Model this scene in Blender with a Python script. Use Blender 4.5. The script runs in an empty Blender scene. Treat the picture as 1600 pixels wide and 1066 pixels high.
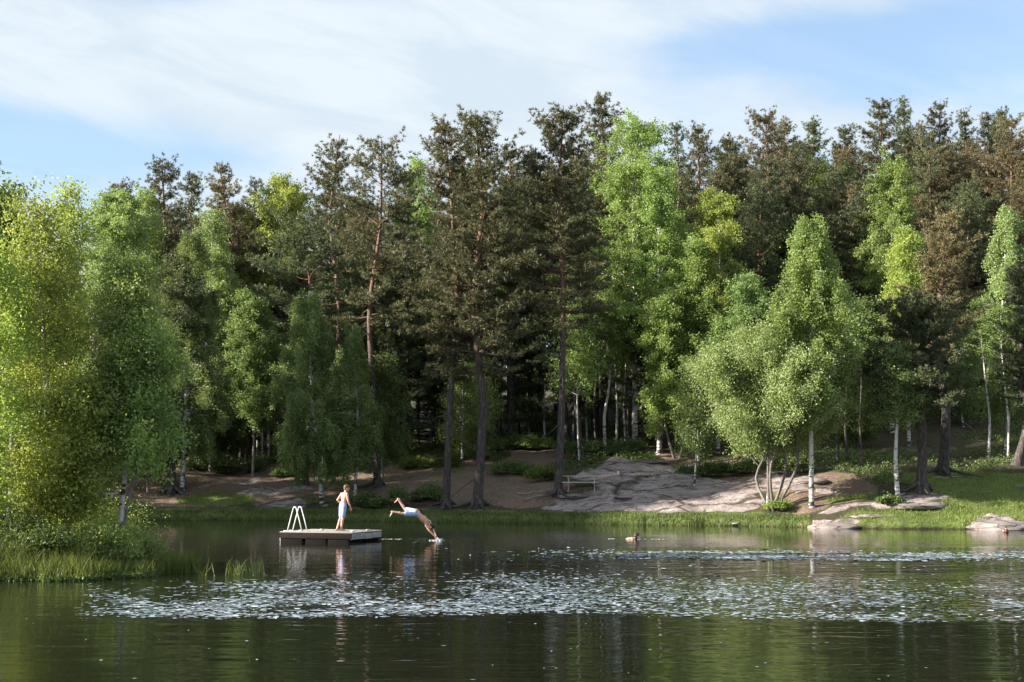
import bpy, math, random
import numpy as np
from mathutils import Vector, Matrix
R = math.radians
S = bpy.context.scene
COL = S.collection

# ------------------------------------------------------------------ camera
F = 1600 * 50 / 36.0
CAMH = 2.2
PITCH = math.atan(209 / F)
cam = bpy.data.cameras.new("camera"); cam.lens = 50; cam.sensor_width = 36
cam.clip_start = 0.1; cam.clip_end = 3000
camo = bpy.data.objects.new("camera", cam); COL.objects.link(camo)
camo.location = (0, 0, CAMH); camo.rotation_euler = (math.pi / 2 + PITCH, 0, 0)
S.camera = camo

# ------------------------------------------------------------------ light
SUN_EL, SUN_AZ = 23.0, 258.0      # azimuth clockwise from +Y: 270 is straight from the left
SUN_STR, SKY_STR, EXPOSURE = 5.0, 0.09, 1.68
w = bpy.data.worlds.new("World"); S.world = w; w.use_nodes = True
nt = w.node_tree; N = nt.nodes; L = nt.links
N.clear()
def nn(t, **k):
    n = N.new(t)
    for a, b in k.items(): setattr(n, a, b)
    return n
out = nn('ShaderNodeOutputWorld'); bg = nn('ShaderNodeBackground'); bg.inputs[1].default_value = SKY_STR
sky = nn('ShaderNodeTexSky', sky_type='NISHITA'); sky.sun_disc = False
sky.sun_elevation = R(SUN_EL); sky.sun_rotation = R(SUN_AZ); sky.air_density = 1.0; sky.dust_density = 0.4; sky.ozone_density = 1.6
tc = nn('ShaderNodeTexCoord'); sep = nn('ShaderNodeSeparateXYZ'); L.new(tc.outputs['Generated'], sep.inputs[0])
def mth(op, a, b=None, c=None, clamp=False):
    n = nn('ShaderNodeMath', operation=op); n.use_clamp = clamp
    for i, v in enumerate((a, b, c)):
        if v is None: continue
        if isinstance(v, (int, float)): n.inputs[i].default_value = v
        else: L.new(v, n.inputs[i])
    return n.outputs[0]
# clouds: a high thin sheet seen at a low angle, stretched sideways
X_, Y_, Z_ = sep.outputs
az = mth('ARCTAN2', X_, Y_); el = mth('ARCSINE', Z_)
cmb = nn('ShaderNodeCombineXYZ')
L.new(mth('MULTIPLY', az, 3.2), cmb.inputs[0])
L.new(mth('MULTIPLY', mth('ADD', el, mth('MULTIPLY', az, 0.22)), 11.0), cmb.inputs[1])
n1 = nn('ShaderNodeTexNoise'); n1.inputs['Scale'].default_value = 1.35; n1.inputs['Detail'].default_value = 7; n1.inputs['Roughness'].default_value = 0.55; n1.inputs['Distortion'].default_value = 0.35
L.new(cmb.outputs[0], n1.inputs[0])
def blob(a0, e0, sa, se, amp):
    da = mth('DIVIDE', mth('SUBTRACT', az, a0), sa); de = mth('DIVIDE', mth('SUBTRACT', el, e0), se)
    r2 = mth('ADD', mth('MULTIPLY', da, da), mth('MULTIPLY', de, de))
    return mth('MULTIPLY', mth('EXPONENT', mth('MULTIPLY', r2, -1.0)), amp)
def px_dir(px, py):
    a = math.atan((px - 800) / F); e = PITCH + math.atan((533 - py) / F)
    return a, e
cover = n1.outputs[0]
for (px, py, wx, wy, amp) in ((1560, 95, 260, 60, -.42), (1180, 85, 260, 45, -.20), (60, 245, 230, 55, -.42), (310, 262, 120, 26, -.22), (240, 20, 170, 22, -.12), (1330, 175, 240, 30, -.10),
                              (420, 120, 360, 90, .20), (740, 160, 300, 80, .18), (900, 30, 200, 25, .12), (1480, 170, 200, 30, .05)):
    a, e = px_dir(px, py)
    cover = mth('ADD', cover, blob(a, e, wx / F, wy / F, amp))
mask = nn('ShaderNodeMapRange'); mask.interpolation_type = 'SMOOTHERSTEP'
L.new(cover, mask.inputs[0])
for i, v in ((1, .16), (2, .66), (3, .36), (4, .98)): mask.inputs[i].default_value = v
n2 = nn('ShaderNodeTexNoise'); n2.inputs['Scale'].default_value = 1.9; n2.inputs['Detail'].default_value = 6; n2.inputs['Roughness'].default_value = .6; n2.inputs['Distortion'].default_value = .5
L.new(cmb.outputs[0], n2.inputs[0])
cc = nn('ShaderNodeMix', data_type='RGBA'); n2r = nn('ShaderNodeMapRange'); n2r.interpolation_type = 'SMOOTHSTEP'; L.new(n2.outputs[0], n2r.inputs[0]); n2r.inputs[1].default_value = .34; n2r.inputs[2].default_value = .58; L.new(n2r.outputs[0], cc.inputs[0])
cc.inputs[6].default_value = (2.5, 2.9, 3.25, 1); cc.inputs[7].default_value = (2.95, 3.25, 3.48, 1)
blue = nn('ShaderNodeMix', data_type='RGBA', blend_type='MULTIPLY'); blue.inputs[0].default_value = 1.0
L.new(sky.outputs[0], blue.inputs[6]); blue.inputs[7].default_value = (.62, .76, .86, 1)
mx = nn('ShaderNodeMix', data_type='RGBA'); L.new(mask.outputs[0], mx.inputs[0]); L.new(blue.outputs[2], mx.inputs[6]); L.new(cc.outputs[2], mx.inputs[7])
L.new(mx.outputs[2], bg.inputs[0]); L.new(bg.outputs[0], out.inputs[0])

sl = bpy.data.lights.new("sun", 'SUN'); sl.energy = SUN_STR; sl.angle = R(0.6); sl.color = (1.0, .92, .78)
so = bpy.data.objects.new("sun", sl); COL.objects.link(so)
sd = Vector((math.sin(R(SUN_AZ)) * math.cos(R(SUN_EL)), math.cos(R(SUN_AZ)) * math.cos(R(SUN_EL)), math.sin(R(SUN_EL))))
so.rotation_euler = sd.to_track_quat('Z', 'Y').to_euler()
S.view_settings.view_transform = 'Standard'; S.view_settings.look = 'None'; S.view_settings.gamma = 1
S.view_settings.exposure = EXPOSURE; S.view_settings.use_curve_mapping = False
S.cycles.max_bounces = 6; S.cycles.diffuse_bounces = 3; S.cycles.glossy_bounces = 3; S.cycles.transmission_bounces = 4
S.cycles.transparent_max_bounces = 4; S.cycles.use_denoising = True
S.cycles.sample_clamp_indirect = 6.0

# ------------------------------------------------------------------ projection helpers
cP, sP = math.cos(PITCH), math.sin(PITCH)
def proj(X, Y, Z):
    d = Y * cP + (Z - CAMH) * sP
    up = -Y * sP + (Z - CAMH) * cP
    return 800 + F * X / d, 533 - F * up / d
def z_at(Y, py):
    t = (533 - py) / F
    return CAMH + Y * math.tan(PITCH + math.atan(t))
def x_at(px, Y, Z):
    return (px - 800) / F * (Y * cP + (Z - CAMH) * sP)
rngG = np.random.default_rng(7)

# value noise in numpy
_perm = np.random.default_rng(3).random((256, 256))
def vnoise(x, y):
    xi = np.floor(x).astype(int); yi = np.floor(y).astype(int); fx = x - xi; fy = y - yi
    fx = fx * fx * (3 - 2 * fx); fy = fy * fy * (3 - 2 * fy)
    g = lambda a, b: _perm[a & 255, b & 255]
    return (g(xi, yi) * (1 - fx) + g(xi + 1, yi) * fx) * (1 - fy) + (g(xi, yi + 1) * (1 - fx) + g(xi + 1, yi + 1) * fx) * fy
def fbm(x, y, o=4):
    v = 0; a = .5; t = 0
    for i in range(o):
        v = v + a * vnoise(x * 2 ** i + 17.3 * i, y * 2 ** i + 5.1 * i); t += a; a *= .5
    return v / t
def sstep(a, b, x):
    t = np.clip((x - a) / (b - a), 0, 1); return t * t * (3 - 2 * t)

# ------------------------------------------------------------------ terrain heights
_spx = np.array([-900, -400, 0, 200, 400, 600, 800, 1000, 1150, 1250, 1275, 1400, 1600, 2000, 3000.])
_sy = np.array([58, 64, 68.5, 69.8, 69.8, 67.9, 65.2, 62.9, 61.7, 60.4, 59.8, 58.3, 58.2, 56, 54.])
_sx = (_spx - 800) / F * _sy
_ps = np.array([-8, -3, -1, 0, .12, .35, 1.5, 3, 5.5, 9.5, 13.5, 20, 40, 80, 150, 260.])
_pz = np.array([-2.2, -1.2, -.4, -.06, .12, .3, .5, .95, 1.55, 2.2, 2.9, 3.8, 6.0, 9.5, 16, 26.])
_is = np.array([-8, -3, -1, 0, .3, 1.5, 4, 30.]); _iz = np.array([-2, -1.2, -.4, -.05, .08, .25, .45, 1.2])
def s_far(X, Y):
    return Y - np.interp(X, _sx, _sy) + (fbm(X * .7 + 9, Y * .25 + 3, 3) - .5) * .9
def s_isl(X, Y):
    q = (np.abs((X + 16.9) / 8.4) ** 3 + np.abs((Y - 32.9) / 3.3) ** 3) ** (1 / 3.)
    return (1 - q) * 3.2 + (fbm(X * 1.1 + 2, Y * 1.1, 3) - .5) * .6
def s_left(X, Y):
    b = np.interp(Y, [-20, 5, 35, 45, 62, 90], [-19, -19, -21, -24, -31, -33.])
    return b - X
def s_near(X, Y): return 3.0 - Y
def h_base(X, Y):
    sf = s_far(X, Y)
    hf = np.interp(sf, _ps, _pz)
    hf = hf + sstep(12, 60, sf) * sstep(-5, 40, X) * 7.5 + sstep(18, 70, sf) * 0.5
    hf = hf + np.where(sf > 1.5, (fbm(X * .22, Y * .22, 4) - .5) * .9 * sstep(1.5, 8, sf) , 0)
    hi = np.interp(s_isl(X, Y), _is, _iz)
    hl = np.interp(s_left(X, Y), _is, _iz)
    hn = np.interp(s_near(X, Y), _is, _iz)
    return np.maximum(np.maximum(hf, hi), np.maximum(hl, hn))
# surface masks: what covers the ground at each spot (rock ledges, soil, grass)
def ell(px, py, cx, cy, rx, ry, rot=0, soft=.25):
    c, s_ = math.cos(R(rot)), math.sin(R(rot))
    dx = px - cx; dy = py - cy
    u = (dx * c + dy * s_) / rx; v = (-dx * s_ + dy * c) / ry
    return 1 - sstep(1 - soft, 1 + soft, np.sqrt(u * u + v * v))
ROCKS = [(1010, 742, 75, 22, 8), (1090, 768, 95, 24, 8), (985, 760, 60, 16, 0), (1010, 785, 140, 14, 0), (935, 778, 55, 11, -4), (940, 740, 45, 8, -8),
         (1130, 792, 75, 10, -2), (1160, 765, 38, 12, -6), (1195, 758, 42, 12, -8), (1230, 752, 50, 16, 0), (920, 797, 80, 7, 2), (1020, 799, 110, 6, 0),
         (425, 768, 58, 5.5, -3), (385, 752, 30, 3.5, -8), (440, 790, 45, 7, -3), (405, 738, 28, 2, -4), (150, 776, 34, 6, -6), (335, 756, 30, 3, -5),
         (1425, 782, 66, 9, -5), (1325, 794, 50, 5, -12), (1300, 818, 34, 6, -3), (1560, 816, 44, 7, 2), (1285, 768, 20, 3, 0)]
SOIL = [(330, 760, 150, 30, -4), (470, 755, 120, 30, 0), (700, 755, 130, 36, 0), (800, 770, 130, 22, 0), (690, 692, 80, 7, 0), (850, 715, 90, 16, -12),
        (1150, 745, 120, 22, 8), (1060, 720, 60, 9, 20), (1290, 765, 80, 24, 0), (560, 800, 120, 5, 0), (1480, 755, 60, 8, 0), (640, 800, 90, 3, 0), (1250, 790, 40, 12, 0)]
GRASS = [(1480, 806, 170, 20, -3), (1590, 770, 160, 20, 0), (1530, 750, 140, 10, 0), (1400, 800, 90, 6, -6), (340, 780, 60, 8, 0), (660, 720, 60, 12, 10), (470, 783, 24, 3, 0), (1330, 778, 50, 5, -5)]
def masks(X, Y, Z):
    px, py = proj(X, Y, Z)
    w1 = (fbm(X * .9, Y * .55, 3) - .5) * 34; w2 = (fbm(X * .9 + 50, Y * .55 + 9, 3) - .5) * 13
    sf = s_far(X, Y); far = (sf > .05) & (Y > 50)
    def acc(lst):
        m = np.zeros_like(X)
        for (cx, cy, rx, ry, rot) in lst: m = np.maximum(m, ell(px + w1, py + w2, cx, cy, rx, ry, rot))
        return m * far
    rock = acc(ROCKS); soil = acc(SOIL); gr = acc(GRASS)
    shore = sstep(-.3, .1, sf) * (1 - sstep(1.2, 1.9, sf + (fbm(X * .8, Y, 2) - .5) * .8)) * (px < 1265) * (Y > 50)
    gr = np.maximum(gr, shore)
    gr = np.maximum(gr, (s_isl(X, Y) > -.2) * 1.0)
    rock = rock * (1 - .85 * shore)
    gr = gr * (1 - rock)
    return rock, soil * (1 - rock) * (1 - gr), gr
def rock_relief(X, Y):
    a = fbm(X * .35 + 4, Y * .9 + 7, 4)
    st = np.floor(a * 9) / 9; fr = a * 9 - np.floor(a * 9)
    ledge = st + sstep(.72, 1, fr) / 9
    return ledge * .62 + .13 + (fbm(X * 2.2, Y * 2.2, 3) - .5) * .10
def height(X, Y):
    X = np.asarray(X, float); Y = np.asarray(Y, float)
    z = h_base(X, Y)
    rock, soil, gr = masks(X, Y, z)
    bump = (fbm(X * 1.3, Y * 1.3, 3) - .5) * .16 * sstep(.8, 3, s_far(X, Y))
    z2 = z + rock * (rock_relief(X, Y) - .38) + bump * (1 - rock)
    # the low slab and outcrop reaching the water on the right
    return np.where((z > -.02) & (Y > 50), np.maximum(z2, np.where(z > .1, .06, z)), z)
def hgt(x, y): return float(height(np.array([x]), np.array([y]))[0])
def ground_at(px, py, lo=52., hi=115.):
    Ys = np.arange(lo, hi, .1); Xs = (px - 800) / F * Ys
    Z = height(Xs, Ys); p = proj(Xs, Ys, Z)[1]
    ok = (p <= py) & (Z > .02)
    i = int(np.argmax(ok)) if ok.any() else len(Ys) - 1
    return float(Ys[i])

# ------------------------------------------------------------------ mesh helpers
def mesh_from(name, V, faces_flat, loop_tot, smooth=False, mats=None, attr=None):
    me = bpy.data.meshes.new(name)
    V = np.asarray(V, np.float32).reshape(-1, 3)
    ff = np.asarray(faces_flat, np.int32).ravel(); lt = np.asarray(loop_tot, np.int32)
    me.vertices.add(len(V)); me.vertices.foreach_set('co', V.ravel())
    me.loops.add(len(ff)); me.loops.foreach_set('vertex_index', ff)
    me.polygons.add(len(lt))
    ls = np.concatenate(([0], np.cumsum(lt)[:-1])).astype(np.int32)
    me.polygons.foreach_set('loop_start', ls); me.polygons.foreach_set('loop_total', lt)
    if smooth: me.polygons.foreach_set('use_smooth', np.ones(len(lt), bool))
    me.update(calc_edges=True)
    if attr:
        for k, v in attr.items():
            a = me.attributes.new(k, 'FLOAT', 'POINT'); a.data.foreach_set('value', np.asarray(v, np.float32).ravel())
    for m in (mats or []): me.materials.append(m)
    return me
def quads_mesh(name, Q, mat):
    Q = np.asarray(Q, np.float32).reshape(-1, 4, 3); n = len(Q)
    return mesh_from(name, Q.reshape(-1, 3), np.arange(n * 4), np.full(n, 4), False, [mat])
class MB:
    def __init__(s): s.V = []; s.F = []; s.T = []; s.n = 0
    def add(s, V, Fs):
        V = np.asarray(V, float).reshape(-1, 3); s.V.append(V)
        for f in Fs: s.F.extend([i + s.n for i in f]); s.T.append(len(f))
        s.n += len(V)
    def tube(s, P, Rr, k=6, cap=True, sy=1.0):
        P = np.asarray(P, float); Rr = np.broadcast_to(np.asarray(Rr, float), (len(P),)); n = len(P)
        T = np.gradient(P, axis=0); T /= np.linalg.norm(T, axis=1)[:, None] + 1e-9
        u = np.cross(T[0], [0, 0, 1.]); 
        if np.linalg.norm(u) < .1: u = np.cross(T[0], [0, 1., 0])
        u /= np.linalg.norm(u); rings = []
        ang = np.arange(k) * 2 * np.pi / k
        for i in range(n):
            u = u - T[i] * u.dot(T[i]); u /= np.linalg.norm(u) + 1e-9; v = np.cross(T[i], u)
            rings.append(P[i] + Rr[i] * (np.cos(ang)[:, None] * u + sy * np.sin(ang)[:, None] * v))
        Fs = [(i * k + j, i * k + (j + 1) % k, (i + 1) * k + (j + 1) % k, (i + 1) * k + j) for i in range(n - 1) for j in range(k)]
        if cap: Fs += [tuple(range(k))[::-1], tuple((n - 1) * k + j for j in range(k))]
        s.add(np.concatenate(rings), Fs)
    def box(s, c, d, M=None):
        x, y, z = d[0] / 2, d[1] / 2, d[2] / 2
        V = np.array([(a, b, e) for a in (-x, x) for b in (-y, y) for e in (-z, z)])
        if M is not None: V = V @ np.array(M).T
        s.add(V + np.array(c), [(0, 1, 3, 2), (4, 6, 7, 5), (0, 4, 5, 1), (2, 3, 7, 6), (0, 2, 6, 4), (1, 5, 7, 3)])
    def ellip(s, c, r, M=None, u=14, v=9):
        V = []; Fs = []
        for i in range(v + 1):
            t = math.pi * i / v
            for j in range(u):
                a = 2 * math.pi * j / u; V.append((math.sin(t) * math.cos(a) * r[0], math.sin(t) * math.sin(a) * r[1], math.cos(t) * r[2]))
        for i in range(v):
            for j in range(u): Fs.append((i * u + j, (i + 1) * u + j, (i + 1) * u + (j + 1) % u, i * u + (j + 1) % u))
        V = np.array(V)
        if M is not None: V = V @ np.array(M).T
        s.add(V + np.array(c), Fs)
    def mesh(s, name, mat, smooth=True, bevel=0):
        me = mesh_from(name, np.concatenate(s.V), s.F, s.T, smooth, [mat] if mat else []); return me
def link(name, me, parent=None, loc=None, mat=None):
    o = bpy.data.objects.new(name, me); COL.objects.link(o)
    if parent: o.parent = parent
    if loc is not None: o.location = loc
    if mat: me.materials.append(mat)
    return o
def bevel(o, wd, seg=2):
    m = o.modifiers.new('bevel', 'BEVEL'); m.width = wd; m.segments = seg; m.limit_method = 'ANGLE'; return o
def tag(o, label=None, cat=None, group=None, kind=None):
    if label: o['label'] = label
    if cat: o['category'] = cat
    if group: o['group'] = group
    if kind: o['kind'] = kind
    return o
def thing(name, loc, label, cat, group=None, rz=0):
    o = bpy.data.objects.new(name, None); COL.objects.link(o); o.location = loc; o.rotation_euler = (0, 0, rz); o.empty_display_size = .3
    return tag(o, label, cat, group)

# ------------------------------------------------------------------ materials
def mat_new(name):
    m = bpy.data.materials.new(name); m.use_nodes = True; t = m.node_tree
    for n in list(t.nodes): t.nodes.remove(n)
    return m, t.nodes, t.links
def ramp(Nn, Ll, fac, stops, interp='LINEAR'):
    r = Nn.new('ShaderNodeValToRGB'); r.color_ramp.interpolation = interp
    e = r.color_ramp.elements
    while len(e) < len(stops): e.new(.5)
    for i, (p, c) in enumerate(stops):
        e[i].position = p; e[i].color = (*c, 1) if len(c) == 3 else c
    Ll.new(fac, r.inputs[0]); return r.outputs[0]
def noise(Nn, Ll, vec, scale, detail=4, rough=.55, dist=0):
    n = Nn.new('ShaderNodeTexNoise'); n.inputs['Scale'].default_value = scale; n.inputs['Detail'].default_value = detail
    n.inputs['Roughness'].default_value = rough; n.inputs['Distortion'].default_value = dist
    if vec is not None: Ll.new(vec, n.inputs[0])
    return n.outputs[0]
def mapping(Nn, Ll, vec, sc):
    m = Nn.new('ShaderNodeMapping'); m.inputs['Scale'].default_value = sc; Ll.new(vec, m.inputs[0]); return m.outputs[0]
def mixc(Nn, Ll, fac, a, b, bt='MIX'):
    m = Nn.new('ShaderNodeMix'); m.data_type = 'RGBA'; m.blend_type = bt
    for i, v in ((0, fac), (6, a), (7, b)):
        if isinstance(v, (int, float)): m.inputs[i].default_value = v
        elif isinstance(v, tuple): m.inputs[i].default_value = (*v, 1) if len(v) == 3 else v
        else: Ll.new(v, m.inputs[i])
    return m.outputs[2]
def mat_leaf(name, dark, mid, light, trans=.38, tcol=None, scale=.55, rough=.5, warm=None):
    m, Nn, Ll = mat_new(name)
    o = Nn.new('ShaderNodeOutputMaterial'); p = Nn.new('ShaderNodeBsdfPrincipled'); tr = Nn.new('ShaderNodeBsdfTranslucent'); mx = Nn.new('ShaderNodeMixShader')
    g = Nn.new('ShaderNodeNewGeometry'); oi = Nn.new('ShaderNodeObjectInfo')
    c = Nn.new('ShaderNodeMath'); c.operation = 'MULTIPLY_ADD'; Ll.new(g.outputs['Random Per Island'], c.inputs[0]); c.inputs[1].default_value = .62
    nz = noise(Nn, Ll, g.outputs['Position'], scale, 3)
    d = Nn.new('ShaderNodeMath'); d.operation = 'MULTIPLY_ADD'; Ll.new(nz, d.inputs[0]); d.inputs[1].default_value = 1.3; d.inputs[2].default_value = -.46
    Ll.new(d.outputs[0], c.inputs[2])
    col = ramp(Nn, Ll, c.outputs[0], [(0, dark), (.5, mid), (1, light)])
    hs = Nn.new('ShaderNodeHueSaturation'); Ll.new(col, hs.inputs['Color'])
    for sock, a, b in (('Hue', .484, .022), ('Value', .84, .34)):
        q = Nn.new('ShaderNodeMath'); q.operation = 'MULTIPLY_ADD'; Ll.new(oi.outputs['Random'], q.inputs[0]); q.inputs[1].default_value = b; q.inputs[2].default_value = a
        Ll.new(q.outputs[0], hs.inputs[sock])
    col = hs.outputs[0]
    Ll.new(col, p.inputs['Base Color']); p.inputs['Roughness'].default_value = rough; p.inputs['Specular IOR Level'].default_value = .35
    tcl = mixc(Nn, Ll, 1.0, col, tcol or (1.3, 1.2, .68), 'MULTIPLY')
    Ll.new(tcl, tr.inputs[0]); mx.inputs[0].default_value = trans
    Ll.new(p.outputs[0], mx.inputs[1]); Ll.new(tr.outputs[0], mx.inputs[2]); Ll.new(mx.outputs[0], o.inputs[0])
    return m
def mat_simple(name, c1, c2=None, rough=.6, scale=8, spec=.4, bump=0, metal=0, sss=0, stretch=(1, 1, 1)):
    m, Nn, Ll = mat_new(name); o = Nn.new('ShaderNodeOutputMaterial'); p = Nn.new('ShaderNodeBsdfPrincipled')
    tcn = Nn.new('ShaderNodeTexCoord'); v = mapping(Nn, Ll, tcn.outputs['Object'], stretch)
    nz = noise(Nn, Ll, v, scale, 5)
    Ll.new(ramp(Nn, Ll, nz, [(.3, c1), (.7, c2 or tuple(x * .8 for x in c1))]), p.inputs['Base Color'])
    p.inputs['Roughness'].default_value = rough; p.inputs['Specular IOR Level'].default_value = spec; p.inputs['Metallic'].default_value = metal
    if sss: p.inputs['Subsurface Weight'].default_value = sss; p.inputs['Subsurface Radius'].default_value = (.02, .008, .004)
    if bump:
        b = Nn.new('ShaderNodeBump'); b.inputs['Strength'].default_value = 1; b.inputs['Distance'].default_value = bump; Ll.new(nz, b.inputs['Height']); Ll.new(b.outputs[0], p.inputs['Normal'])
    Ll.new(p.outputs[0], o.inputs[0]); return m
# pine bark: grey and furrowed below, flaky orange above
def mat_pinebark():
    m, Nn, Ll = mat_new('pine_bark'); o = Nn.new('ShaderNodeOutputMaterial'); p = Nn.new('ShaderNodeBsdfPrincipled')
    tcn = Nn.new('ShaderNodeTexCoord'); v = mapping(Nn, Ll, tcn.outputs['Object'], (9, 9, 2.2))
    nz = noise(Nn, Ll, v, 1.6, 6, .65)
    low = ramp(Nn, Ll, nz, [(.35, (.022, .017, .017)), (.54, (.062, .050, .048)), (.70, (.16, .135, .13))])
    hi = ramp(Nn, Ll, nz, [(.35, (.085, .042, .028)), (.55, (.18, .10, .070)), (.72, (.30, .19, .14))])
    sp = Nn.new('ShaderNodeSeparateXYZ'); Ll.new(tcn.outputs['Object'], sp.inputs[0])
    mr = Nn.new('ShaderNodeMapRange'); Ll.new(sp.outputs[2], mr.inputs[0]); mr.inputs[1].default_value = 5.5; mr.inputs[2].default_value = 11
    Ll.new(mixc(Nn, Ll, mr.outputs[0], low, hi), p.inputs['Base Color']); p.inputs['Roughness'].default_value = .85
    b = Nn.new('ShaderNodeBump'); b.inputs['Distance'].default_value = .04; Ll.new(nz, b.inputs['Height']); Ll.new(b.outputs[0], p.inputs['Normal'])
    Ll.new(p.outputs[0], o.inputs[0]); return m
def mat_birchbark():
    m, Nn, Ll = mat_new('birch_bark'); o = Nn.new('ShaderNodeOutputMaterial'); p = Nn.new('ShaderNodeBsdfPrincipled')
    tcn = Nn.new('ShaderNodeTexCoord')
    v = mapping(Nn, Ll, tcn.outputs['Object'], (2.2, 2.2, 6.5)); nz = noise(Nn, Ll, v, 1.2, 4, .6)
    v2 = mapping(Nn, Ll, tcn.outputs['Object'], (5, 5, 26)); nz2 = noise(Nn, Ll, v2, 1.0, 3)
    sp = Nn.new('ShaderNodeSeparateXYZ'); Ll.new(tcn.outputs['Object'], sp.inputs[0])
    q = Nn.new('ShaderNodeMapRange'); Ll.new(sp.outputs[2], q.inputs[0]); q.inputs[1].default_value = 0; q.inputs[2].default_value = 2.2; q.inputs[3].default_value = .12; q.inputs[4].default_value = 0
    a = Nn.new('ShaderNodeMath'); a.operation = 'SUBTRACT'; Ll.new(nz, a.inputs[0]); Ll.new(q.outputs[0], a.inputs[1])
    big = ramp(Nn, Ll, a.outputs[0], [(.37, (.03, .028, .028)), (.43, (.50, .48, .47))])
    c = mixc(Nn, Ll, 1.0, big, ramp(Nn, Ll, nz2, [(.3, (.35, .33, .32)), (.42, (1, 1, 1))]), 'MULTIPLY')
    Ll.new(c, p.inputs['Base Color']); p.inputs['Roughness'].default_value = .6
    Ll.new(p.outputs[0], o.inputs[0]); return m
M_PBARK = mat_pinebark(); M_BBARK = mat_birchbark()
M_GBARK = mat_simple('grey_bark', (.10, .085, .075), (.20, .18, .165), .85, 6, bump=.02, stretch=(3, 3, 1))
M_PINE = mat_leaf('pine_needles', (.045, .052, .028), (.100, .108, .055), (.19, .19, .095), .22, (1.3, 1.1, .6), scale=.45)
M_PINEG = mat_leaf('pine_needles_green', (.036, .052, .030), (.080, .105, .052), (.16, .185, .085), .22, (1.3, 1.2, .6), scale=.45)
M_PINEB = mat_leaf('pine_needles_brown', (.060, .055, .030), (.140, .125, .066), (.25, .21, .11), .22, (1.3, 1.1, .6), scale=.45)
M_BIRCH = mat_leaf('birch_leaves', (.10, .152, .050), (.205, .30, .10), (.34, .45, .165), .48)
M_BIRCHD = mat_leaf('birch_leaves_deep', (.078, .125, .048), (.158, .235, .088), (.27, .36, .14), .45)
M_YELL = mat_leaf('young_leaves', (.135, .185, .050), (.275, .365, .10), (.44, .53, .17), .50)
M_WILL = mat_leaf('willow_leaves', (.12, .175, .07), (.235, .325, .13), (.38, .475, .22), .40, (1.2, 1.2, .6))
M_SHRUB = mat_leaf('shrub_leaves', (.048, .080, .028), (.098, .15, .048), (.17, .235, .075), .38, scale=1.2)
M_GRASS = mat_leaf('grass_blades', (.085, .13, .035), (.17, .24, .058), (.29, .37, .10), .45, scale=1.0)
M_REED = mat_leaf('reed_blades', (.045, .085, .020), (.10, .165, .035), (.24, .27, .08), .40, scale=1.0)

M_SHORE = mat_leaf('shaded_grass_blades', (.045, .065, .022), (.085, .125, .036), (.17, .20, .065), .35, scale=.8)  # grass colour darkened for the shade along the far bank
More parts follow.
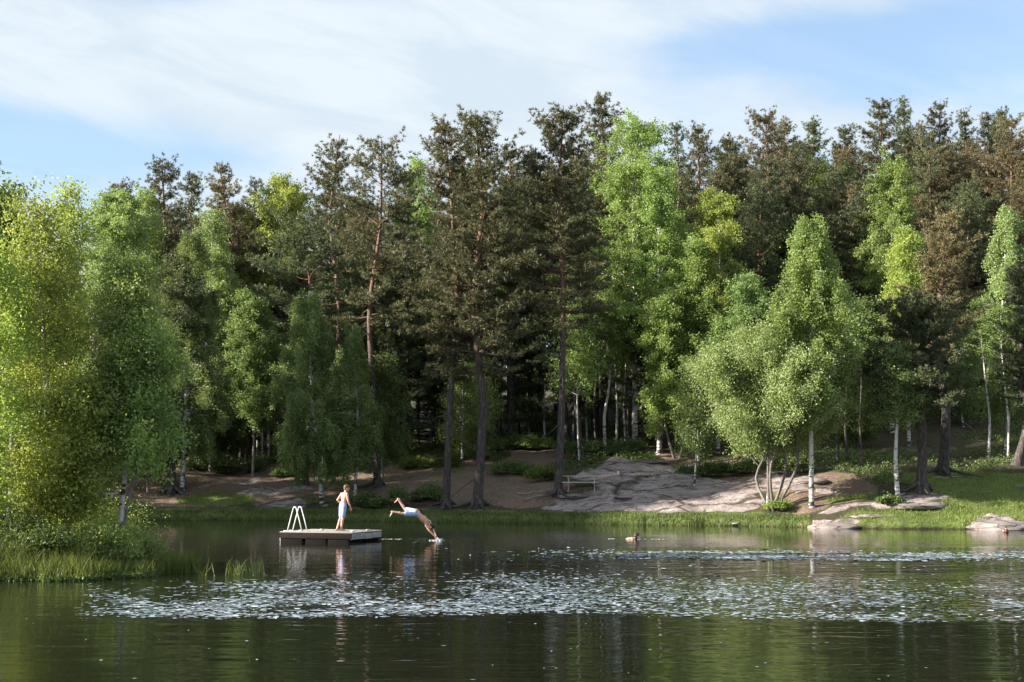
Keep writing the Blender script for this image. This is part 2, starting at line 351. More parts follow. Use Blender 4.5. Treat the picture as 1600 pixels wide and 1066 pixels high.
# ------------------------------------------------------------------ ground
def mat_ground():
    m, Nn, Ll = mat_new('ground'); o = Nn.new('ShaderNodeOutputMaterial'); p = Nn.new('ShaderNodeBsdfPrincipled')
    g = Nn.new('ShaderNodeNewGeometry'); P = g.outputs['Position']
    def at(n):
        a = Nn.new('ShaderNodeAttribute'); a.attribute_name = n; return a.outputs['Fac']
    nA = noise(Nn, Ll, P, 1.4, 6, .6); nB = noise(Nn, Ll, P, 9, 5, .65); nC = noise(Nn, Ll, mapping(Nn, Ll, P, (.6, 2.2, 3)), 1.3, 6, .62, .6)
    floor = ramp(Nn, Ll, nB, [(.3, (.030, .026, .016)), (.55, (.065, .060, .030)), (.75, (.10, .105, .045))])
    soil = ramp(Nn, Ll, nB, [(.28, (.085, .055, .042)), (.5, (.17, .115, .09)), (.72, (.28, .21, .17))])
    soil = mixc(Nn, Ll, ramp(Nn, Ll, nA, [(.5, (0, 0, 0)), (.66, (.7, .7, .7))]), soil, (.085, .10, .035))
    rock = ramp(Nn, Ll, nC, [(.25, (.15, .12, .12)), (.45, (.27, .22, .218)), (.62, (.37, .31, .305)), (.8, (.45, .385, .37))])
    vo = Nn.new('ShaderNodeTexVoronoi'); vo.feature = 'DISTANCE_TO_EDGE'; vo.inputs['Scale'].default_value = .42
    nd = Nn.new('ShaderNodeMixRGB'); nd.blend_type = 'ADD'; nd.inputs[0].default_value = .9; Ll.new(mapping(Nn, Ll, P, (.55, 1.5, 1)), nd.inputs[1])
    nx = Nn.new('ShaderNodeTexNoise'); nx.inputs['Scale'].default_value = .8; nx.inputs['Detail'].default_value = 4; Ll.new(P, nx.inputs[0]); Ll.new(nx.outputs['Color'], nd.inputs[2]); Ll.new(nd.outputs[0], vo.inputs['Vector'])
    crack = ramp(Nn, Ll, vo.outputs['Distance'], [(.0, (.12, .11, .10)), (.02, (.5, .48, .46)), (.05, (1, 1, 1))])
    rock = mixc(Nn, Ll, 1.0, rock, crack, 'MULTIPLY')
    rock = mixc(Nn, Ll, ramp(Nn, Ll, nA, [(.56, (0, 0, 0)), (.63, (.7, .7, .7))]), rock, (.085, .088, .042))
    nL = noise(Nn, Ll, P, 4.5, 6, .7)
    rock = mixc(Nn, Ll, ramp(Nn, Ll, nL, [(.56, (0, 0, 0)), (.63, (.7, .7, .7))]), rock, (.065, .058, .056))
    rock = mixc(Nn, Ll, ramp(Nn, Ll, nL, [(.34, (.6, .6, .6)), (.40, (0, 0, 0))]), rock, (.38, .37, .33))
    grass = ramp(Nn, Ll, nB, [(.3, (.055, .075, .02)), (.6, (.11, .15, .035)), (.8, (.19, .19, .07))])
    grass = mixc(Nn, Ll, ramp(Nn, Ll, nA, [(.56, (0, 0, 0)), (.7, (.6, .6, .6))]), grass, (.24, .19, .13))
    def edge(fac):
        a = Nn.new('ShaderNodeMath'); a.operation = 'MULTIPLY_ADD'; Ll.new(nA, a.inputs[0]); a.inputs[1].default_value = .7; Ll.new(fac, a.inputs[2])
        r = Nn.new('ShaderNodeMapRange'); Ll.new(a.outputs[0], r.inputs[0]); r.inputs[1].default_value = .72; r.inputs[2].default_value = .95; return r.outputs[0]
    c = mixc(Nn, Ll, edge(at('soil')), floor, soil); c = mixc(Nn, Ll, edge(at('grass')), c, grass); c = mixc(Nn, Ll, edge(at('rock')), c, rock)
    wet = at('wet'); c = mixc(Nn, Ll, wet, c, mixc(Nn, Ll, 1.0, c, (.42, .40, .36), 'MULTIPLY'))
    Ll.new(c, p.inputs['Base Color']); p.inputs['Roughness'].default_value = .9; p.inputs['Specular IOR Level'].default_value = .25
    b = Nn.new('ShaderNodeBump'); b.inputs['Distance'].default_value = .06; Ll.new(nB, b.inputs['Height'])
    b2 = Nn.new('ShaderNodeBump'); b2.inputs['Distance'].default_value = .10; Ll.new(nC, b2.inputs['Height']); Ll.new(b.outputs[0], b2.inputs['Normal']); Ll.new(b2.outputs[0], p.inputs['Normal'])
    Ll.new(p.outputs[0], o.inputs[0]); return m
xs = np.concatenate([np.arange(-260, -60, 8), np.arange(-60, -26, 1.0), np.arange(-26, 26, .13), np.arange(26, 70, 1.0), np.arange(70, 281, 8)])
ys = np.concatenate([np.arange(-60, 26, 4), np.arange(26, 37, .25), np.arange(37, 55, 1.5), np.arange(55, 84, .12), np.arange(84, 110, .7), np.arange(110, 400, 6)])
GX, GY = np.meshgrid(xs, ys); gz = h_base(GX, GY); rk, sl_, gr_ = masks(GX, GY, gz); GZ = height(GX, GY)
ny, nx = GX.shape
idx = np.arange(ny * nx).reshape(ny, nx)
Fq = np.stack([idx[:-1, :-1], idx[:-1, 1:], idx[1:, 1:], idx[1:, :-1]], -1).reshape(-1, 4)
wet = (1 - sstep(.05, .16, GZ))
gm = mesh_from('ground', np.stack([GX, GY, GZ], -1), Fq, np.full(len(Fq), 4), True, [mat_ground()], {'rock': rk, 'soil': sl_, 'grass': gr_, 'wet': wet})
tag(link('ground', gm), kind='structure')

# ------------------------------------------------------------------ water
def mat_water():
    m, Nn, Ll = mat_new('lake_water'); o = Nn.new('ShaderNodeOutputMaterial'); p = Nn.new('ShaderNodeBsdfPrincipled')
    g = Nn.new('ShaderNodeNewGeometry'); P = g.outputs['Position']
    def M(op, a, b=None, c=None):
        n = Nn.new('ShaderNodeMath'); n.operation = op
        for i, v in enumerate((a, b, c)):
            if v is None: continue
            if isinstance(v, (int, float)): n.inputs[i].default_value = v
            else: Ll.new(v, n.inputs[i])
        return n.outputs[0]
    sp = Nn.new('ShaderNodeSeparateXYZ'); Ll.new(P, sp.inputs[0]); X, Y = sp.outputs[0], sp.outputs[1]
    wob = M('MULTIPLY', M('SUBTRACT', noise(Nn, Ll, mapping(Nn, Ll, P, (.12, .25, 1)), 1, 3), .5), 7.0)
    Yw = M('ADD', Y, wob)
    def band(a, b, c, d, v=Yw):
        r1 = Nn.new('ShaderNodeMapRange'); r1.interpolation_type = 'SMOOTHSTEP'; Ll.new(v, r1.inputs[0]); r1.inputs[1].default_value = a; r1.inputs[2].default_value = b
        r2 = Nn.new('ShaderNodeMapRange'); r2.interpolation_type = 'SMOOTHSTEP'; Ll.new(v, r2.inputs[0]); r2.inputs[1].default_value = c; r2.inputs[2].default_value = d; r2.inputs[3].default_value = 1; r2.inputs[4].default_value = 0
        return M('MULTIPLY', r1.outputs[0], r2.outputs[0])
    b1 = M('MULTIPLY', band(21.2, 23.0, 28.5, 33.5), band(-8.5, -6.2, 60, 70, X))
    b2 = M('MULTIPLY', band(36.5, 38.5, 42.0, 44.5), band(-2.6, 2.0, 60, 70, X))
    ruff = M('MAXIMUM', b1, b2)
    patch = noise(Nn, Ll, mapping(Nn, Ll, P, (.35, .5, 1)), 1, 3)
    ruff = M('MULTIPLY', ruff, M('MULTIPLY_ADD', patch, 1.1, .45))
    fine = noise(Nn, Ll, mapping(Nn, Ll, P, (5.2, 4.2, 1)), 1, 2, .5, .3)
    base = noise(Nn, Ll, mapping(Nn, Ll, P, (.9, 3.6, 1)), 1, 3, .5)
    swell = noise(Nn, Ll, mapping(Nn, Ll, P, (.25, 1.1, 1)), 1, 2, .5)
    far = Nn.new('ShaderNodeMapRange'); Ll.new(Y, far.inputs[0]); far.inputs[1].default_value = 28; far.inputs[2].default_value = 52; far.inputs[3].default_value = 1; far.inputs[4].default_value = .4
    h = M('ADD', M('MULTIPLY', M('POWER', fine, 2.0), M('MULTIPLY', ruff, .03)), M('MULTIPLY', far.outputs[0], M('ADD', M('MULTIPLY', base, .0125), M('MULTIPLY', swell, .016))))
    for (rx, ry, ra, rk_) in ((-2.50, 48.4, .010, 1.1), (4.2, 49.5, .008, 1.2), (19.0, 54.8, .004, .8)):     # rings spreading from the bathers
        dd = Nn.new('ShaderNodeVectorMath'); dd.operation = 'DISTANCE'; Ll.new(P, dd.inputs[0]); dd.inputs[1].default_value = (rx, ry, 0); q = dd.outputs['Value']
        h = M('ADD', h, M('MULTIPLY', M('MULTIPLY', M('SINE', M('MULTIPLY', q, 19)), ra), M('EXPONENT', M('MULTIPLY', q, -rk_))))
    b = Nn.new('ShaderNodeBump'); b.inputs['Strength'].default_value = 1; b.inputs['Distance'].default_value = 1.0; Ll.new(h, b.inputs['Height'])
    p.inputs['Base Color'].default_value = (.010, .012, .007, 1); p.inputs['Roughness'].default_value = .025; p.inputs['IOR'].default_value = 1.333
    p.inputs['Specular IOR Level'].default_value = .5
    Ll.new(b.outputs[0], p.inputs['Normal']); Ll.new(p.outputs[0], o.inputs[0]); return m
mb = MB(); mb.add([(-260, -60, 0), (280, -60, 0), (280, 140, 0), (-260, 140, 0)], [(0, 1, 2, 3)])
tag(link('lake_water', mb.mesh('lake_water', mat_water(), False)), kind='structure')

# ------------------------------------------------------------------ leaf primitives (vectorised)
def unit(v): return v / (np.linalg.norm(v, axis=-1, keepdims=True) + 1e-9)
def diamonds(C, U, A, B, rng, Nrm=None):
    """diamond faces: centre C, long axis U, half length A, half width B"""
    n = len(C); r = unit(rng.normal(size=(n, 3))) if Nrm is None else Nrm
    V = unit(np.cross(U, r)); A = np.broadcast_to(A, (n,))[:, None]; B = np.broadcast_to(B, (n,))[:, None]
    return np.stack([C - U * A, C + V * B, C + U * A, C - V * B], 1)

def gen_pine(seed, H, zb, Rm, tr, nbr=80, lean=(0, 0), dens=1.0, open_=.10, dead=6, roots=0, top_el=45, tuft=1.0, kink=.25, flat=.5):
    rng = np.random.default_rng(seed); wood = MB()
    nz = 12; zz = np.linspace(0, H, nz); f = zz / H
    wx = np.interp(zz, np.linspace(0, H, 5), np.concatenate([[0], rng.normal(0, kink, 4)])); wy = np.interp(zz, np.linspace(0, H, 5), np.concatenate([[0], rng.normal(0, kink, 4)]))
    TP = np.stack([wx + lean[0] * f, wy + lean[1] * f, zz], 1)
    tp = lambda z: np.array([np.interp(z, zz, TP[:, 0]), np.interp(z, zz, TP[:, 1]), z])
    zf = np.concatenate([[-.3, 0, .25, .7, 1.4], np.linspace(2.5, H, 14)])
    rad = tr * (1 - .80 * np.clip(zf / H, 0, 1) ** 1.15); rad[:4] *= np.array([1.75, 1.5, 1.22, 1.06]); rad[-1] = .02
    wood.tube([tp(max(z, 0)) + np.array([0, 0, min(z, 0)]) for z in zf], rad, 9)
    for k in range(roots):
        a = k * 6.283 / roots + rng.uniform(-.4, .4); Lr = rng.uniform(.9, 2.0)
        d = np.array([math.cos(a), math.sin(a), 0]); side = np.array([-d[1], d[0], 0]) * rng.uniform(-.3, .3)
        wood.tube([d * .1 + (0, 0, .42), d * tr * 1.5 + (0, 0, .2), d * Lr * .5 + side * .5 + (0, 0, .04), d * Lr + side + (0, 0, -.12)], [tr * .55, tr * .45, tr * .25, .02], 6)
    C = []; U = []
    CH = H - zb
    for i in range(nbr):
        t = (i + rng.random()) / nbr; t = t ** .85
        wh = max(.45, CH / 16); z = zb + min(CH * .985, max(0, (math.floor(CH * t / wh) + .5) * wh + rng.normal(0, .07))) ; z = zb + (z - zb) * .955
        pr = min(1, .55 + t * 2.2) * (1 - t ** 3.2) ** .52 * (.40 + .60 * (1 - t) ** .3)
        Lb = Rm * pr * rng.choice([rng.uniform(.4, .8), rng.uniform(.85, 1.3)]) + .25
        if rng.random() < open_: continue
        a = i * 2.39996 + rng.uniform(-.5, .5); el = R(rng.uniform(-14, 12) + top_el * t ** 1.6)
        d = np.array([math.cos(a) * math.cos(el), math.sin(a) * math.cos(el), math.sin(el)])
        p0 = tp(z); ss = np.linspace(0, 1, 6)
        sag = rng.uniform(-.10, .02) * (1 - t)
        P = p0 + d * Lb * ss[:, None] + np.array([0, 0, 1.]) * (Lb * (sag * ss + .20 * ss ** 3))[:, None] + rng.normal(0, .035 * Lb, (6, 3)) * ss[:, None]
        rb = max(.012, tr * .30 * (1 - t * .7) * min(1, Lb / Rm + .2))
        wood.tube(P, rb * (1 - .85 * ss), 4, False)
        nsub = max(3, int(9 * dens * (Lb / 2.6) ** .5 * rng.uniform(.8, 1.2)))
        side = np.array([-math.sin(a), math.cos(a), 0])
        for k in range(nsub):
            s = .28 + .72 * (k + rng.random() * .6) / nsub if k < nsub - 1 else 1.0
            q = np.array([np.interp(s, ss, P[:, j]) for j in range(3)])
            sg = 1 if k % 2 else -1
            dd = unit(d * rng.uniform(.5, 1) + side * sg * rng.uniform(.3, 1.0) * (1.15 - s) * 1.7 + np.array([0, 0, rng.uniform(.0, .45)]))
            ls = Lb * rng.uniform(.16, .32) * (1.3 - .5 * s) + .12
            m = max(2, int(5 * ls / .45 + 1)); tt = (np.arange(m) + rng.random(m)) / m
            cc_ = q + dd * ls * tt[:, None] + rng.normal(0, 1, (m, 3)) * np.array([.11, .11, .032]) * (1 + Lb * .10)
            C.append(cc_); U.append(np.repeat(dd[None], m, 0))
    C = np.concatenate(C); U = np.concatenate(U)
    nb = 15; Cn = np.repeat(C, nb, 0); Un = np.repeat(U, nb, 0); n = len(Cn)
    D = unit(Un * .55 + rng.normal(0, .62, (n, 3)) + np.array([0, 0, .30])); ln = rng.uniform(.07, .14, n) * tuft
    Q = diamonds(Cn + D * ln[:, None] * .8, D, ln * .95, rng.uniform(.009, .019, n) * tuft, rng)
    for k in range(dead):
        z = rng.uniform(max(1.2, min(zb, zb - CH * .45)), max(2.4, zb + CH * .25)); a = rng.uniform(0, 6.28); Lb = rng.uniform(.3, .35 + Rm * .6); p0 = tp(z); ss = np.linspace(0, 1, 5)
        dv = np.array([math.cos(a), math.sin(a), rng.uniform(-.5, .1)])
        wood.tube(p0 + dv * Lb * ss[:, None] + rng.normal(0, .07, (5, 3)) * ss[:, None] + np.array([0, 0, -.35 * Lb]) * (ss ** 2)[:, None], .032 * (1 - .8 * ss), 4, False)
    return wood, Q

def gen_leafy(seed, H, zb, Rm, tr, nbr=60, droop=.6, leaf=.055, n_leaf=32000, lean=(0, 0), stems=1, shape='birch', clump=.35, spread=.10, kink=.12, gap=.08, lo_=.5):
    rng = np.random.default_rng(seed); wood = MB(); C = []; W = []
    for st in range(stems):
        a0 = st * 6.283 / max(stems, 1) + rng.uniform(-.3, .3)
        ho = 0 if stems == 1 else Rm * rng.uniform(.25, .6)
        Hs = H if st == 0 else H * rng.uniform(.72, .98)
        off = np.array([math.cos(a0) * ho, math.sin(a0) * ho]); b0 = np.array([math.cos(a0), math.sin(a0)]) * (0 if stems == 1 else tr * 1.6)
        nz = 12; zz = np.linspace(0, Hs, nz); f = zz / Hs
        kx = np.interp(zz, np.linspace(0, Hs, 5), np.concatenate([[0], rng.normal(0, kink, 4)])); ky = np.interp(zz, np.linspace(0, Hs, 5), np.concatenate([[0], rng.normal(0, kink, 4)]))
        TX = b0[0] + kx + off[0] * f ** .8 + lean[0] * f; TY = b0[1] + ky + off[1] * f ** .8 + lean[1] * f
        tp = lambda z: np.array([np.interp(z, zz, TX), np.interp(z, zz, TY), z])
        zf = np.concatenate([[-.25, .0, .3], np.linspace(1, Hs * .97, 12)]); rs = tr if stems == 1 else tr * .75
        rad = rs * (1 - .9 * np.clip(zf / Hs, 0, 1)); rad[0] *= 1.35; rad[1] *= 1.25
        wood.tube([tp(max(z, 0)) + np.array([0, 0, min(z, 0)]) for z in zf], rad, 8)
        nb_ = nbr // stems; CH = Hs - zb; Rs = Rm if stems == 1 else Rm * .72
        for i in range(nb_):
            t = (i + rng.random()) / nb_; z = zb + CH * t * .98 - .12 * CH * (1 - t) * (shape == 'birch')
            z = max(z, zb * .75)
            if shape == 'birch': pr = min(1., .5 + t * 2.0) * (1 - t) ** .72 + .10
            elif shape == 'round': pr = math.sqrt(max(.06, 1 - (2 * t - .85) ** 2 * .78))* (1 - max(0, t - .8) * 2.5)
            else: pr = min(1, .45 + t * 3.) * (1 - t ** 2.2) ** .7 + .08
            a = i * 2.39996 + rng.uniform(-.45, .45) + st
            Lb = Rs * pr * rng.choice([rng.uniform(lo_, .8), rng.uniform(.8, 1.05), rng.uniform(1.0, 1.22)]) + .15
            if rng.random() < gap: continue
            el = R(rng.uniform(22, 52) + 22 * t); d = np.array([math.cos(a) * math.cos(el), math.sin(a) * math.cos(el), math.sin(el)])
            Lr = Lb / max(.45, math.cos(el)); ss = np.linspace(0, 1, 6)
            P = tp(z - Lr * math.sin(el) * .45 if z - Lr * math.sin(el) * .45 > zb * .6 else z) + d * Lr * ss[:, None] + np.array([0, 0, -1.]) * (Lr * (.10 + .32 * droop) * ss ** 2.2)[:, None] + rng.normal(0, .04 * Lr, (6, 3)) * ss[:, None]
            wood.tube(P, max(.010, rs * .32 * (1 - .6 * t)) * (1 - .85 * ss), 4, False)
            K = max(4, int(10 * (Lb / Rs) + 4)); sv = rng.uniform(.22, 1.03, K) ** .75
            big = rng.random() < clump
            for s in sv:
                q = np.array([np.interp(s, ss, P[:, j]) for j in range(3)])
                o = unit(rng.normal(size=3) + d * .8)
                lt = rng.uniform(.35, .9) * (Rm / 2.4) ** .5 * (1.25 if big else .9) * (1 + .7 * droop)
                dv = unit(o * (1 - .75 * droop) + np.array([0, 0, -1.]) * droop * 1.1 + np.array([0, 0, .25]) * (1 - droop))
                C.append(np.concatenate([q, dv * lt, [1.35 if big else .85]])); W.append(lt)
    C = np.array(C); W = np.array(W) * C[:, 6]; pick = rng.choice(len(C), n_leaf, p=W / W.sum())
    tt = rng.random(n_leaf) ** .8; sp = spread * (1 + .5 * (1 - droop))
    pos = C[pick, :3] + C[pick, 3:6] * tt[:, None] + rng.normal(0, sp, (n_leaf, 3)) * np.array([1, 1, .9])
    U = unit(rng.normal(size=(n_leaf, 3)) + np.array([0, 0, -.7 * (droop + .2)])); sz = leaf * rng.uniform(.6, 1.25, n_leaf)
    return wood, diamonds(pos, U, sz, sz * .68, rng)

# ------------------------------------------------------------------ tree placing
PROTO = {}
def crown_obj(root, Q, mat, name='crown'): return link(name, quads_mesh(name, Q, mat), root)
CNT = [100]
def place_xy(px, base=None, D=None):
    if D is None: D = ground_at(px, base)
    X = (px - 800) / F * D
    for _ in range(3):
        z = hgt(X, D); X = x_at(px, D, z)
    return X, D, hgt(X, D)
def pine(px, top, hw, cb, label, base=None, D=None, tpx=None, mat=None, group=None, k=1.0, tr=None, roots=0, dens=1.0, nbr=None, dead=6, name='pine_tree', **kw):
    X, Y, z = place_xy(px, base, D); CNT[0] += 1
    H = z_at(Y, top) - z; zb = max(1.2, z_at(Y, cb) - z); Rm = hw / F * Y
    ln = 0 if tpx is None else x_at(tpx, Y, z + H) - X
    if tpx is None: ln = x_at(px, Y, z + H) - X
    tr = tr or H * .0105
    nbr = nbr or int((H - zb) * 8.5)
    wood, Q = gen_pine(CNT[0], H, zb, Rm, tr, nbr, (ln, 0), dens, dead=dead, roots=roots, **kw)
    o = thing(name, (X, Y, z), label, 'tree', group)
    link('trunk', wood.mesh('trunk', M_PBARK), o); crown_obj(o, Q, mat or M_PINE)
    return o
def leafy(px, top, hw, cb, label, base=None, D=None, tpx=None, mat=None, bark=None, group=None, tr=None, n=30000, name='birch_tree', nbr=60, **kw):
    X, Y, z = place_xy(px, base, D); CNT[0] += 1
    H = z_at(Y, top) - z; zb = max(.25, z_at(Y, cb) - z); Rm = hw / F * Y
    ln = x_at(px if tpx is None else tpx, Y, z + H) - X
    wood, Q = gen_leafy(CNT[0], H, zb, Rm, tr or H * .009, nbr, n_leaf=n, lean=(ln, 0), **kw)
    o = thing(name, (X, Y, z), label, 'tree', group)
    link('trunk', wood.mesh('trunk', bark or M_BBARK), o); crown_obj(o, Q, mat or M_BIRCH)
    return o
def copy_tree(src, X, Y, z, sc, szz, rz, label, group, mat=None, name=None):
    o = src.copy(); COL.objects.link(o); o.location = (X, Y, z); o.rotation_euler = (0, 0, rz); o.scale = (sc, sc, szz)
    for p in ('label', 'group'):
        if p in o: del o[p]
    o['label'] = label; o['group'] = group
    if name: o.name = name
    for c in src.children:
        d = c.copy(); COL.objects.link(d); d.parent = o
        if mat and c.name.startswith('crown'):
            d.material_slots[0].link = 'OBJECT'; d.material_slots[0].material = mat
    return o
# ================================================================== TREES
# --- the tall shore pines
pine(590, 215, 87, 520, "tall slender pine with long bare trunk and dead side branches, right of the drooping birch", base=762, mat=M_PINE, tr=.185, dens=.9, dead=22, roots=4, open_=.12, nbr=78)
pine(697, 178, 60, 600, "tall pine with knobbly pale trunk, left of the two thick trunks behind the diver", base=792, tpx=700, mat=M_PINE, tr=.185, roots=6, nbr=120, dead=8)
pine(746, 172, 82, 590, "thickest shore pine of full dark crown, right of the two trunks behind the diver", base=793, tpx=752, mat=M_PINE, tr=.235, roots=6, nbr=140, dead=10)
pine(872, 165, 74, 520, "tallest shore pine with reddish upper trunk standing beside the picnic table", base=776, tpx=880, mat=M_PINE, tr=.19, roots=7, nbr=135, dead=14)
pine(268, 400, 51, 560, "dark pine trunk with spreading roots on the left bank, touching a white birch", base=771, mat=M_PINEG, tr=.24, roots=8, nbr=70)
pine(1440, 470, 69, 650, "squat dark pine with leaning trunk above the humped outcrop on the right bank", base=768, tpx=1424, mat=M_PINEG, tr=.23, roots=4, nbr=110, dead=6)
pine(1473, 335, 51, 560, "straight dark trunked pine with rust brown crown tiers on the right bank", base=742, mat=M_PINEB, tr=.25, roots=4, nbr=100, dead=8)
pine(1589, 420, 44, 640, "dark trunked pine at the right picture edge beside a thin olive birch", base=727, mat=M_PINEG, tr=.22, nbr=80)
# --- pines whose crowns rise behind the shore row, left to right
BG = "pine crowns standing against the sky"
for (px, D, top, hw, cb, mat, lab, kw) in [
    (-12, 60, 258, 16, 420, M_PINEG, "pine showing only a dark branch tip high at the left picture edge", {}),
    (188, 92, 284, 30, 420, M_PINEB, "reddish brown low pine top left of the first tall crown on the left", {}),
    (256, 88, 246, 46, 470, M_PINE, "open layered pine crown leaning right, farthest left of the tall pines against the sky", dict(open_=.22)),
    (300, 92, 270, 24, 430, M_PINEG, "narrow small pine top between the two tall left crowns", {}),
    (356, 85, 253, 40, 500, M_PINEB, "dark pine with dense round top and rusty lower crown behind the left birches", {}),
    (396, 94, 280, 18, 420, M_PINEG, "thin pointed pine top right of the dense round one", {}),
    (424, 98, 292, 16, 420, M_PINEG, "short pointed pine top left of the bright yellow birch", {}),
    (478, 76, 330, 82, 545, M_PINEG, "spreading low pine with long level branches above the drooping birch", dict(top_el=30)),
    (530, 80, 210, 48, 520, M_PINE, "tall thin pine with a flat tufted top, left neighbour of the bare trunked pine", dict(open_=.25, tpx=520)),
    (640, 90, 262, 30, 500, M_PINEG, "lower green pine top between the bare trunked pine and the twin tall crowns", {}),
    (800, 84, 226, 42, 560, M_PINE, "broad shaded pine crown filling the gap left of the tallest shore pine", {}),
    (832, 92, 236, 22, 420, M_PINEG, "small pine top close on the left of the tallest shore pine", {}),
    (945, 84, 144, 50, 470, M_PINE, "pine with upswept twiggy top, highest in the wood, behind the big pale birch", dict(top_el=65)),
    (910, 78, 300, 44, 620, M_PINEG, "dark shaded pine under the highest top, right of the picnic table trunk", {}),
    (1055, 100, 190, 24, 400, M_PINEG, "small open pine top right of the big pale birch", dict(open_=.3, top_el=62)),
    (1098, 98, 195, 34, 420, M_PINE, "pine with three upright leaders behind the narrow pale birch", dict(open_=.15, top_el=62)),
    (1140, 100, 212, 30, 420, M_PINEG, "shorter dark pine left of the broad brown pine", {}),
    (1190, 94, 174, 66, 440, M_PINEB, "broad brown pine crown rising over the right half of the wood", {}),
    (1226, 102, 186, 32, 400, M_PINE, "pine top close on the right of the broad brown crown", {}),
    (1272, 104, 184, 34, 400, M_PINEG, "open pine top with forked tip over the right hillside", dict(open_=.2, top_el=60)),
    (1322, 104, 196, 30, 400, M_PINEG, "low ragged pine top left of the high dark hillside pine", {}),
    (1378, 100, 152, 44, 430, M_PINE, "high dark pine of dense crown on the right hillside", {}),
    (1416, 104, 150, 26, 400, M_PINEG, "narrow pine with candle like tip beside the high dark hillside pine", dict(top_el=66)),
    (1440, 100, 190, 34, 400, M_PINEB, "brown pine crown below the candle tipped pine", {}),
    (1472, 106, 157, 30, 400, M_PINE, "pointed dark pine top standing clear on the right ridge", {}),
    (1478, 90, 225, 46, 440, M_PINEB, "rust coloured tapering pine in front of the right ridge", {}),
    (1512, 108, 168, 28, 400, M_PINEG, "ragged pine top right of the pointed ridge pine", dict(open_=.2)),
    (1538, 108, 172, 28, 400, M_PINE, "small flat pine top near the right end of the ridge", {}),
    (1564, 106, 166, 30, 400, M_PINEG, "forked pine top next to last on the right ridge", {}),
    (1588, 88, 178, 62, 500, M_PINEB, "big ochre brown pine cut by the right picture edge", {}),
    (1545, 92, 240, 44, 520, M_PINEB, "ochre pine crown below the big one at the right edge", {}),
    (1330, 84, 300, 34, 540, M_PINEG, "grey green young pine with bare pointed tip between two bright birches", dict(top_el=40)),
    (1250, 88, 250, 40, 470, M_PINE, "shaded pine crown behind the pointed bright birch", {}),
    (1150, 86, 300, 46, 560, M_PINEB, "shadowed brown pine behind the narrow pale birch", {}),
    (985, 80, 480, 44, 640, M_PINEG, "low black green pine in deep shade below the big pale birch", {}),
    (620, 82, 400, 40, 600, M_PINEG, "low dark pine right of the bare trunked pine", {}),
    (440, 88, 420, 40, 600, M_PINEG, "dark pine in the shade left of the drooping birch", {})]:
    pine(px, top, hw, cb, lab, D=D, mat=mat, group=BG, dens=1.0, **kw)
# --- birches and other leafy trees of the far bank
leafy(992, 188, 74, 560, "biggest pale birch, broad columnar crown right of the tallest pines", D=80, n=93000, leaf=0.0585, nbr=90, droop=.35, shape='col', clump=.5)
leafy(1030, 268, 51, 520, "fresh green side crown leaning against the right of the biggest birch", D=78, n=46500, leaf=0.0546, droop=.3, shape='birch')
leafy(946, 470, 33, 560, "slim birch with long white trunk in the dark gap right of the picnic table", D=79, n=10850, leaf=0.0546, droop=.5, tr=.11)
leafy(1122, 294, 36, 520, "narrow yellowish birch with stacked crown and white upper trunk", D=77, n=40300, leaf=0.0546, droop=.6, shape='col', mat=M_YELL, tr=.11, clump=.6)
leafy(1058, 380, 58, 660, "leaning leafy tree with bright stepped crown left of the round willow", base=716, tpx=1072, n=71300, leaf=0.0585, droop=.1, clump=.7, name='leafy_tree', bark=M_GBARK, nbr=70, kink=.35, stems=2)
leafy(1168, 430, 56, 600, "mid green birch between the narrow yellowish birch and the pointed bright one", D=75, n=52700, leaf=0.0546, droop=.5, mat=M_BIRCHD)
leafy(1268, 334, 68, 575, "pointed bright drooping birch above the round willow, white trunk at its right", base=793, n=96100, leaf=0.0507, droop=.8, clump=.6, nbr=90, tr=.115)
leafy(1282, 258, 36, 400, "small bright birch top on the hillside above the pointed bright birch", D=95, n=24800, leaf=0.0624, droop=.2, mat=M_BIRCH)
leafy(1322, 262, 29, 400, "small green birch top beside the grey young pine", D=96, n=18600, leaf=0.0624, droop=.3, mat=M_BIRCHD)
leafy(1394, 256, 49, 500, "tall bright birch tapering to a point, left of the rust coloured pine", D=80, n=71300, leaf=0.0585, droop=.5, shape='birch', clump=.6)
leafy(1420, 352, 29, 500, "small yellow birch crown hanging right in front of the tall bright one", D=76, n=21700, leaf=0.0546, droop=.6, mat=M_YELL)
leafy(1403, 545, 27, 640, "slim birch with black marked white trunk above the humped outcrop", base=781, n=9300, leaf=0.0507, droop=.5, tr=.115, mat=M_BIRCHD)
leafy(1572, 315, 40, 600, "thin olive birch with sparse hanging crown near the right edge", D=72, n=46500, leaf=0.0507, droop=.75, mat=M_WILL, tr=.12)
leafy(1505, 520, 27, 640, "small shaded birch between the dark trunks on the right bank", D=80, n=12400, leaf=0.0546, droop=.4, mat=M_BIRCHD, tr=.07)
leafy(503, 448, 72, 690, "drooping birch with curved white trunk on the bank behind the standing boy", base=786, tpx=478, n=108500, leaf=0.0452, droop=1.0, mat=M_BIRCHD, tr=.115, clump=.5, nbr=90, kink=.2, spread=.10)
leafy(554, 500, 33, 690, "slim straight birch right of the standing boy", base=782, n=23250, leaf=0.0468, droop=.9, mat=M_BIRCHD, tr=.09)
leafy(537, 540, 24, 650, "thin birch stem directly behind the standing boy", base=762, n=12400, leaf=0.0468, droop=.8, mat=M_BIRCHD, tr=.065)
leafy(436, 288, 51, 480, "bright yellow green birch top rising behind the spreading low pine", D=86, n=52700, leaf=0.0624, droop=.2, mat=M_YELL, shape='round')
leafy(652, 250, 29, 420, "light green birch tip between the bare trunked pine and the twin crowns", D=95, n=21700, leaf=0.0624, droop=.3)
